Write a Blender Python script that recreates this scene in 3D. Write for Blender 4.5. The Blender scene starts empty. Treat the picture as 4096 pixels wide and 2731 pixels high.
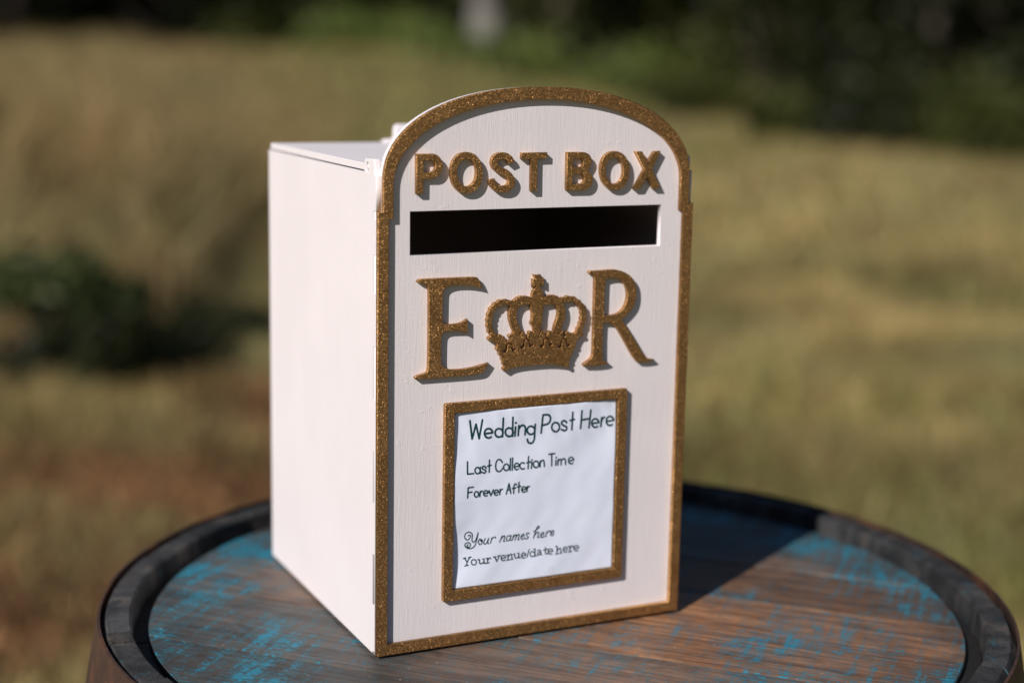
import bpy, bmesh, math, random
import numpy as np
from mathutils import Vector, Matrix

scene = bpy.context.scene
COL = scene.collection
H0 = 0.90                      # height of the barrel head above the meadow (m)
R = math.radians

# ------------------------------------------------------------------ camera
cam_data = bpy.data.cameras.new("camera")
cam = bpy.data.objects.new("camera", cam_data)
COL.objects.link(cam)
right = Vector((0.9023673900921049, -0.43057063694468284, 0.018493780019599462))
up = Vector((0.06160824495414051, 0.171349065471879, 0.9832822188545791))
fwd = Vector((0.426541343191998, 0.8861424402222048, -0.18114651027552894))
CAM = Vector((-0.34240475, -0.90525106, 0.38763563 + H0))
m = Matrix((right, up, -fwd)).transposed().to_4x4()
m.translation = CAM
cam.matrix_world = m
cam_data.sensor_width = 36.0
cam_data.lens = 55.11
cam_data.clip_start = 0.02
cam_data.clip_end = 1500.0
cam_data.dof.use_dof = True
cam_data.dof.focus_distance = 1.004
cam_data.dof.aperture_fstop = 2.35
cam_data.dof.aperture_blades = 0
scene.camera = cam

# ------------------------------------------------------------------ light
to_sun = Vector((-1.68, -1.0, 1.32)).normalized()
world = bpy.data.worlds.new("World")
scene.world = world
world.use_nodes = True
wn = world.node_tree.nodes
wl = world.node_tree.links
bg = wn["Background"]
sky = wn.new("ShaderNodeTexSky")
sky.sky_type = 'NISHITA'
sky.sun_disc = False
sky.sun_elevation = math.asin(to_sun.z)
sky.sun_rotation = math.atan2(to_sun.x, to_sun.y)
sky.air_density = 1.0
sky.dust_density = 0.4
sky.ozone_density = 1.5
wl.new(sky.outputs[0], bg.inputs[0])
bg.inputs[1].default_value = 0.05
sun_data = bpy.data.lights.new("sun", 'SUN')
sun_data.energy = 5.0
sun_data.angle = R(0.5)
sun_data.color = (1.0, 0.925, 0.865)
sun = bpy.data.objects.new("sun", sun_data)
sun.rotation_euler = to_sun.to_track_quat('Z', 'Y').to_euler()
sun.location = (-4, -3, 6)
COL.objects.link(sun)

scene.view_settings.view_transform = 'Standard'
scene.view_settings.look = 'None'
scene.view_settings.gamma = 1.0
scene.view_settings.exposure = 0.04
scene.view_settings.use_curve_mapping = False
scene.render.engine = 'CYCLES'
scene.cycles.use_denoising = True
scene.cycles.max_bounces = 8
scene.cycles.sample_clamp_indirect = 6.0
SHAPES = {
 'P': [[(25.56,324.7),(36.16,324.71),(36.77,324.68),(37.98,324.43),(39.13,323.97),(40.2,323.29),(41.15,322.43),(41.95,321.4),(42.58,320.25),(43.01,318.99),(43.24,317.68),(43.26,316.35),(43.06,315.04),(42.65,313.8),(42.05,312.65),(41.27,311.64),(40.34,310.8),(39.28,310.16),(38.13,309.72),(36.92,309.51),(36.31,309.41),(30.19,309.43),(30.09,300.09),(25.67,300.1)],[(30.17,320.7),(35.31,320.72),(35.64,320.66),(36.3,320.43),(36.91,320.05),(37.43,319.53),(37.85,318.89),(38.15,318.17),(38.3,317.4),(38.31,316.61),(38.17,315.84),(37.89,315.12),(37.49,314.5),(36.97,313.99),(36.37,313.62),(35.72,313.41),(35.38,313.36),(30.24,313.36)]],
 'O': [[(70.72,312.48),(70.63,314.17),(70.4,315.69),(70.06,317.11),(69.59,318.45),(69.0,319.7),(68.3,320.85),(67.49,321.9),(66.59,322.82),(65.59,323.63),(64.51,324.29),(63.36,324.82),(62.14,325.21),(60.85,325.45),(59.4,325.54),(57.96,325.48),(56.68,325.26),(55.48,324.9),(54.35,324.4),(53.3,323.76),(52.34,322.98),(51.48,322.08),(50.71,321.07),(50.05,319.94),(49.51,318.72),(49.09,317.4),(48.79,316.0),(48.61,314.5),(48.57,312.82),(48.65,311.15),(48.87,309.64),(49.2,308.22),(49.66,306.89),(50.23,305.64),(50.92,304.49),(51.72,303.44),(52.61,302.5),(53.6,301.69),(54.67,301.01),(55.81,300.47),(57.03,300.06),(58.33,299.81),(59.78,299.7),(61.23,299.75),(62.52,299.95),(63.74,300.3),(64.88,300.8),(65.94,301.44),(66.91,302.21),(67.79,303.12),(68.57,304.14),(69.23,305.28),(69.78,306.52),(70.21,307.85),(70.51,309.27),(70.68,310.78)],[(66.24,312.46),(66.15,313.8),(65.94,315.03),(65.6,316.17),(65.15,317.24),(64.58,318.19),(63.91,319.04),(63.16,319.75),(62.32,320.31),(61.42,320.73),(60.47,320.99),(59.42,321.08),(58.38,321.01),(57.44,320.78),(56.55,320.39),(55.74,319.84),(55.01,319.15),(54.37,318.33),(53.84,317.39),(53.42,316.35),(53.12,315.21),(52.94,314.0),(52.89,312.67),(52.98,311.34),(53.18,310.12),(53.52,308.98),(53.97,307.92),(54.53,306.96),(55.19,306.11),(55.94,305.4),(56.77,304.82),(57.67,304.4),(58.63,304.13),(59.67,304.03),(60.71,304.09),(61.67,304.32),(62.56,304.71),(63.38,305.26),(64.11,305.95),(64.76,306.77),(65.29,307.72),(65.72,308.77),(66.02,309.91),(66.19,311.13)]],
 'S': [[(92.96,319.16),(92.62,319.84),(92.27,320.59),(91.78,321.48),(91.06,322.4),(90.19,323.17),(89.26,323.8),(88.27,324.32),(87.23,324.73),(86.15,325.0),(85.04,325.14),(83.94,325.16),(82.85,325.06),(81.76,324.84),(80.66,324.5),(79.56,324.03),(78.54,323.38),(77.72,322.55),(77.11,321.63),(76.7,320.64),(76.49,319.62),(76.46,318.58),(76.62,317.51),(76.99,316.42),(77.6,315.35),(78.43,314.41),(79.38,313.62),(80.37,312.95),(81.44,312.32),(82.65,311.77),(83.83,311.35),(84.81,310.99),(85.56,310.63),(86.29,310.14),(87.05,309.56),(87.71,308.96),(88.21,308.41),(88.55,307.91),(88.8,307.44),(88.93,307.02),(88.98,306.67),(88.94,306.29),(88.79,305.81),(88.55,305.32),(88.3,304.95),(88.05,304.7),(87.73,304.47),(87.32,304.27),(86.87,304.11),(86.35,304.0),(85.7,303.94),(84.98,303.93),(84.26,303.96),(83.57,304.04),(82.93,304.15),(82.37,304.31),(81.87,304.51),(81.39,304.77),(80.91,305.1),(80.51,305.45),(80.21,305.79),(79.98,306.23),(79.73,306.89),(79.46,307.76),(79.16,308.66),(74.84,307.58),(75.13,306.74),(75.41,305.82),(75.8,304.78),(76.4,303.72),(77.18,302.79),(78.03,302.03),(78.94,301.4),(79.9,300.88),(80.93,300.46),(81.99,300.17),(83.02,299.98),(84.03,299.86),(85.07,299.81),(86.16,299.82),(87.28,299.93),(88.39,300.17),(89.41,300.53),(90.36,301.01),(91.25,301.64),(92.02,302.42),(92.63,303.31),(93.11,304.31),(93.44,305.39),(93.56,306.55),(93.42,307.69),(93.07,308.76),(92.55,309.78),(91.88,310.74),(91.05,311.65),(90.09,312.52),(89.04,313.33),(87.89,314.08),(86.62,314.7),(85.39,315.15),(84.38,315.5),(83.6,315.85),(82.88,316.28),(82.19,316.75),(81.67,317.17),(81.36,317.51),(81.18,317.84),(81.04,318.25),(80.97,318.7),(80.98,319.08),(81.05,319.42),(81.2,319.77),(81.4,320.08),(81.6,320.29),(81.92,320.49),(82.45,320.71),(83.1,320.91),(83.71,321.03),(84.25,321.08),(84.8,321.07),(85.33,321.0),(85.82,320.88),(86.3,320.69),(86.81,320.42),(87.28,320.1),(87.63,319.8),(87.86,319.49),(88.12,319.0),(88.44,318.31),(88.81,317.57)]],
 'T': [[(97.89,324.69),(116.19,324.79),(116.19,321.08),(109.13,320.95),(109.2,300.26),(105.03,300.22),(104.88,320.87),(97.98,320.79)]],
 'B': [[(130.68,324.74),(142.16,324.69),(143.29,324.59),(144.34,324.34),(145.32,323.95),(146.23,323.42),(147.04,322.77),(147.72,322.01),(148.25,321.17),(148.63,320.27),(148.84,319.34),(148.87,318.39),(148.73,317.46),(148.42,316.56),(147.94,315.73),(147.32,314.98),(146.19,313.05),(147.55,311.52),(148.32,310.81),(148.96,310.0),(149.47,309.12),(149.83,308.18),(150.04,307.21),(150.09,306.23),(149.98,305.26),(149.71,304.33),(149.3,303.44),(148.74,302.63),(148.05,301.92),(147.25,301.3),(146.35,300.81),(145.38,300.45),(144.35,300.23),(143.31,300.12),(130.88,300.26)],[(134.96,320.84),(140.65,320.84),(141.23,320.74),(141.84,320.4),(142.35,319.86),(142.73,319.16),(142.94,318.36),(142.96,317.53),(142.8,316.73),(142.47,316.04),(141.98,315.51),(141.4,315.19),(140.82,315.1),(135.04,315.11)],[(135.08,310.99),(141.35,311.0),(141.99,310.87),(142.65,310.47),(143.21,309.81),(143.63,308.97),(143.86,308.0),(143.9,307.0),(143.72,306.04),(143.35,305.21),(142.83,304.58),(142.19,304.19),(141.56,304.12),(135.12,304.17)]],
 'O2': [[(177.42,312.33),(177.29,313.98),(177.04,315.46),(176.68,316.85),(176.19,318.16),(175.58,319.38),(174.87,320.5),(174.05,321.52),(173.14,322.42),(172.15,323.2),(171.07,323.85),(169.93,324.37),(168.72,324.75),(167.44,324.98),(166.01,325.07),(164.59,325.01),(163.33,324.8),(162.15,324.45),(161.05,323.96),(160.03,323.33),(159.1,322.57),(158.26,321.69),(157.53,320.7),(156.9,319.6),(156.39,318.41),(156.0,317.12),(155.73,315.75),(155.59,314.29),(155.58,312.65),(155.7,311.02),(155.93,309.55),(156.29,308.16),(156.77,306.86),(157.36,305.64),(158.06,304.52),(158.87,303.49),(159.77,302.58),(160.76,301.79),(161.82,301.13),(162.97,300.6),(164.18,300.21),(165.46,299.96),(166.89,299.86),(168.31,299.9),(169.59,300.1),(170.78,300.44),(171.89,300.93),(172.92,301.55),(173.87,302.31),(174.72,303.19),(175.46,304.19),(176.1,305.3),(176.61,306.51),(177.01,307.81),(177.28,309.2),(177.41,310.67)],[(172.89,312.28),(172.77,313.65),(172.53,314.9),(172.17,316.08),(171.68,317.16),(171.09,318.14),(170.4,319.0),(169.62,319.73),(168.77,320.31),(167.85,320.73),(166.87,320.99),(165.82,321.09),(164.77,321.02),(163.81,320.78),(162.93,320.37),(162.12,319.82),(161.39,319.11),(160.76,318.27),(160.24,317.31),(159.84,316.24),(159.56,315.08),(159.41,313.84),(159.39,312.49),(159.5,311.13),(159.73,309.88),(160.09,308.71),(160.57,307.63),(161.16,306.65),(161.84,305.78),(162.62,305.05),(163.47,304.46),(164.39,304.03),(165.36,303.76),(166.42,303.65),(167.48,303.72),(168.44,303.95),(169.33,304.36),(170.15,304.91),(170.88,305.62),(171.51,306.46),(172.03,307.43),(172.44,308.5),(172.72,309.67),(172.87,310.92)]],
 'X': [[(181.5,324.62),(186.65,324.68),(191.33,317.69),(196.02,324.7),(200.93,324.8),(194.49,313.06),(201.6,300.22),(195.86,300.23),(191.23,308.15),(186.24,300.16),(181.25,300.04),(188.88,312.89)]],
 'E': [[(26.39,244.86),(27.15,245.51),(27.63,245.82),(28.1,246.02),(28.64,246.16),(29.25,246.26),(31.92,246.32),(36.68,246.33),(43.54,246.3),(52.55,246.23),(59.47,246.15),(64.27,246.06),(67.04,245.93),(68.15,245.68),(68.95,244.63),(69.46,243.85),(69.93,242.99),(70.6,241.62),(71.91,238.8),(69.37,239.5),(67.89,239.88),(66.63,240.18),(65.3,240.47),(63.9,240.76),(62.5,241.0),(61.1,241.21),(59.71,241.38),(58.32,241.5),(56.93,241.59),(55.54,241.65),(54.16,241.66),(52.78,241.64),(51.54,241.58),(50.43,241.49),(49.47,241.37),(48.65,241.21),(47.89,241.03),(47.21,240.82),(46.59,240.58),(46.04,240.31),(45.57,240.01),(45.18,239.68),(44.86,239.32),(44.62,238.92),(44.43,238.02),(44.3,236.6),(44.21,234.68),(44.19,232.25),(44.16,229.82),(44.14,227.38),(44.13,224.95),(44.11,222.51),(44.14,220.58),(44.2,219.18),(44.31,218.29),(44.45,217.92),(44.64,217.58),(44.89,217.28),(45.18,217.01),(45.53,216.77),(46.03,216.58),(46.69,216.43),(47.5,216.33),(48.47,216.27),(49.54,216.25),(50.72,216.27),(52.0,216.32),(53.39,216.41),(54.6,216.52),(55.64,216.65),(56.51,216.81),(57.2,216.99),(57.93,217.24),(58.69,217.57),(59.7,218.08),(61.57,219.14),(61.71,209.53),(59.8,210.67),(58.82,211.2),(58.11,211.5),(57.48,211.7),(56.92,211.8),(55.98,211.88),(54.66,211.96),(52.96,212.03),(50.87,212.09),(49.16,212.11),(47.81,212.1),(46.83,212.04),(46.21,211.95),(45.66,211.81),(45.18,211.61),(44.76,211.36),(44.42,211.06),(44.13,210.7),(43.9,210.3),(43.71,209.84),(43.58,209.33),(43.47,208.02),(43.4,205.89),(43.34,202.95),(43.31,199.2),(43.33,196.22),(43.39,194.01),(43.49,192.57),(43.64,191.91),(43.84,191.28),(44.08,190.68),(44.39,190.11),(44.74,189.56),(45.14,189.08),(45.6,188.66),(46.1,188.29),(46.66,187.99),(47.29,187.72),(47.99,187.46),(48.75,187.22),(49.59,187.01),(50.6,186.83),(51.79,186.69),(53.15,186.6),(54.68,186.54),(56.33,186.53),(58.08,186.56),(59.93,186.64),(61.9,186.77),(63.79,186.94),(65.62,187.16),(67.38,187.42),(69.07,187.74),(70.69,188.05),(72.23,188.36),(74.04,188.74),(77.16,189.41),(76.29,187.99),(75.71,187.12),(75.13,186.34),(74.46,185.48),(73.7,184.54),(72.86,183.8),(71.94,183.24),(70.96,182.86),(69.9,182.67),(68.18,182.52),(65.82,182.39),(62.81,182.3),(59.15,182.23),(54.67,182.2),(49.37,182.19),(41.53,182.22),(26.08,182.33),(25.25,183.32),(26.93,184.19),(27.99,184.62),(28.98,184.9),(30.09,185.12),(31.32,185.29),(32.32,185.51),(33.08,185.76),(33.61,186.06),(33.91,186.4),(34.17,186.88),(34.38,187.5),(34.55,188.26),(34.68,189.16),(34.78,192.1),(34.84,197.07),(34.87,204.07),(34.86,213.08),(34.84,220.68),(34.8,226.89),(34.75,231.71),(34.67,235.16),(34.58,237.85),(34.47,239.8),(34.35,241.0),(34.21,241.45),(34.04,241.84),(33.83,242.18),(33.59,242.47),(33.32,242.7),(32.96,242.9),(32.51,243.08),(31.99,243.23),(31.38,243.36),(30.75,243.49),(30.1,243.6),(29.44,243.7),(28.76,243.8),(28.17,243.92),(27.66,244.09),(27.15,244.34)]],
 'R': [[(149.11,244.98),(149.52,246.19),(150.44,246.28),(151.3,246.32),(152.41,246.34),(153.86,246.34),(155.66,246.32),(157.46,246.33),(159.26,246.36),(161.07,246.42),(162.87,246.51),(164.51,246.55),(165.97,246.56),(167.27,246.54),(168.39,246.48),(169.51,246.36),(170.64,246.19),(171.77,245.97),(172.9,245.68),(174.04,245.33),(175.18,244.89),(176.32,244.39),(177.47,243.8),(178.55,243.19),(179.57,242.53),(180.51,241.85),(181.39,241.12),(182.18,240.36),(182.88,239.55),(183.5,238.7),(184.03,237.8),(184.48,236.88),(184.86,235.93),(185.16,234.95),(185.38,233.94),(185.56,232.87),(185.69,231.74),(185.78,230.55),(185.83,229.29),(185.81,228.08),(185.73,226.89),(185.58,225.74),(185.37,224.63),(185.07,223.55),(184.7,222.5),(184.25,221.49),(183.71,220.52),(183.11,219.58),(182.43,218.68),(181.68,217.81),(180.86,216.98),(179.97,216.13),(179.01,215.28),(177.7,214.19),(175.22,212.22),(176.9,210.01),(177.98,208.57),(179.02,207.16),(180.22,205.53),(181.57,203.69),(182.88,201.85),(184.16,200.0),(185.41,198.16),(186.62,196.32),(187.8,194.56),(188.94,192.91),(190.04,191.35),(191.1,189.88),(192.07,188.6),(192.94,187.49),(193.71,186.57),(194.39,185.82),(195.03,185.22),(195.62,184.77),(196.18,184.46),(196.69,184.3),(197.36,184.13),(198.18,183.94),(199.45,183.7),(202.01,183.24),(200.79,182.74),(199.81,182.51),(198.67,182.36),(197.24,182.25),(195.51,182.18),(193.92,182.16),(192.48,182.2),(190.89,182.32),(188.29,182.64),(186.94,184.02),(186.12,184.96),(185.37,185.93),(184.54,187.08),(183.63,188.41),(182.65,189.9),(181.59,191.55),(180.45,193.36),(179.24,195.33),(178.03,197.26),(176.83,199.17),(175.62,201.03),(174.43,202.86),(173.31,204.47),(172.27,205.85),(171.31,207.0),(170.43,207.93),(169.59,208.71),(168.8,209.35),(168.04,209.85),(167.33,210.2),(166.61,210.5),(165.9,210.74),(165.19,210.92),(164.49,211.05),(163.8,211.14),(163.13,211.2),(162.33,211.22),(160.91,211.19),(160.83,207.04),(160.81,204.17),(160.82,201.18),(160.86,197.62),(160.93,193.48),(161.03,190.25),(161.15,187.92),(161.36,186.37),(161.77,185.21),(162.58,184.73),(163.12,184.47),(163.65,184.28),(164.45,184.05),(166.05,183.66),(164.8,183.04),(163.75,182.73),(162.49,182.53),(160.88,182.38),(158.92,182.26),(156.89,182.22),(154.79,182.24),(152.06,182.36),(147.04,182.71),(146.46,183.5),(148.92,184.88),(150.17,185.61),(151.02,186.14),(151.76,186.64),(152.37,187.1),(152.87,187.57),(153.26,188.04),(153.54,188.52),(153.7,189.01),(153.82,190.29),(153.9,192.35),(153.93,195.19),(153.91,198.81),(153.89,203.08),(153.87,207.99),(153.86,213.55),(153.84,219.75),(153.83,225.1),(153.83,229.61),(153.83,233.28),(153.83,236.11),(153.82,238.37),(153.78,240.06),(153.71,241.19),(153.63,241.74),(153.49,242.23),(153.3,242.63),(153.07,242.97),(152.78,243.22),(152.43,243.45),(152.01,243.66),(151.52,243.83),(150.96,243.98),(150.48,244.14),(150.08,244.31),(149.68,244.54)],[(161.45,240.25),(163.26,240.73),(164.34,240.94),(165.3,241.05),(166.34,241.11),(167.45,241.13),(168.54,241.06),(169.6,240.9),(170.62,240.67),(171.62,240.35),(172.54,239.96),(173.4,239.48),(174.2,238.93),(174.92,238.31),(175.6,237.61),(176.23,236.85),(176.8,236.02),(177.33,235.13),(177.79,234.23),(178.17,233.35),(178.49,232.46),(178.73,231.58),(178.91,230.66),(179.01,229.72),(179.05,228.76),(179.01,227.76),(178.91,226.74),(178.73,225.69),(178.49,224.61),(178.18,223.5),(177.79,222.46),(177.33,221.48),(176.8,220.57),(176.19,219.73),(175.51,218.97),(174.76,218.29),(173.93,217.7),(173.03,217.19),(172.04,216.75),(170.96,216.39),(169.8,216.11),(168.54,215.9),(167.26,215.74),(165.97,215.63),(164.34,215.55),(161.39,215.49),(161.29,220.11),(161.27,223.2),(161.28,226.29),(161.32,230.95)]],
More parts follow.
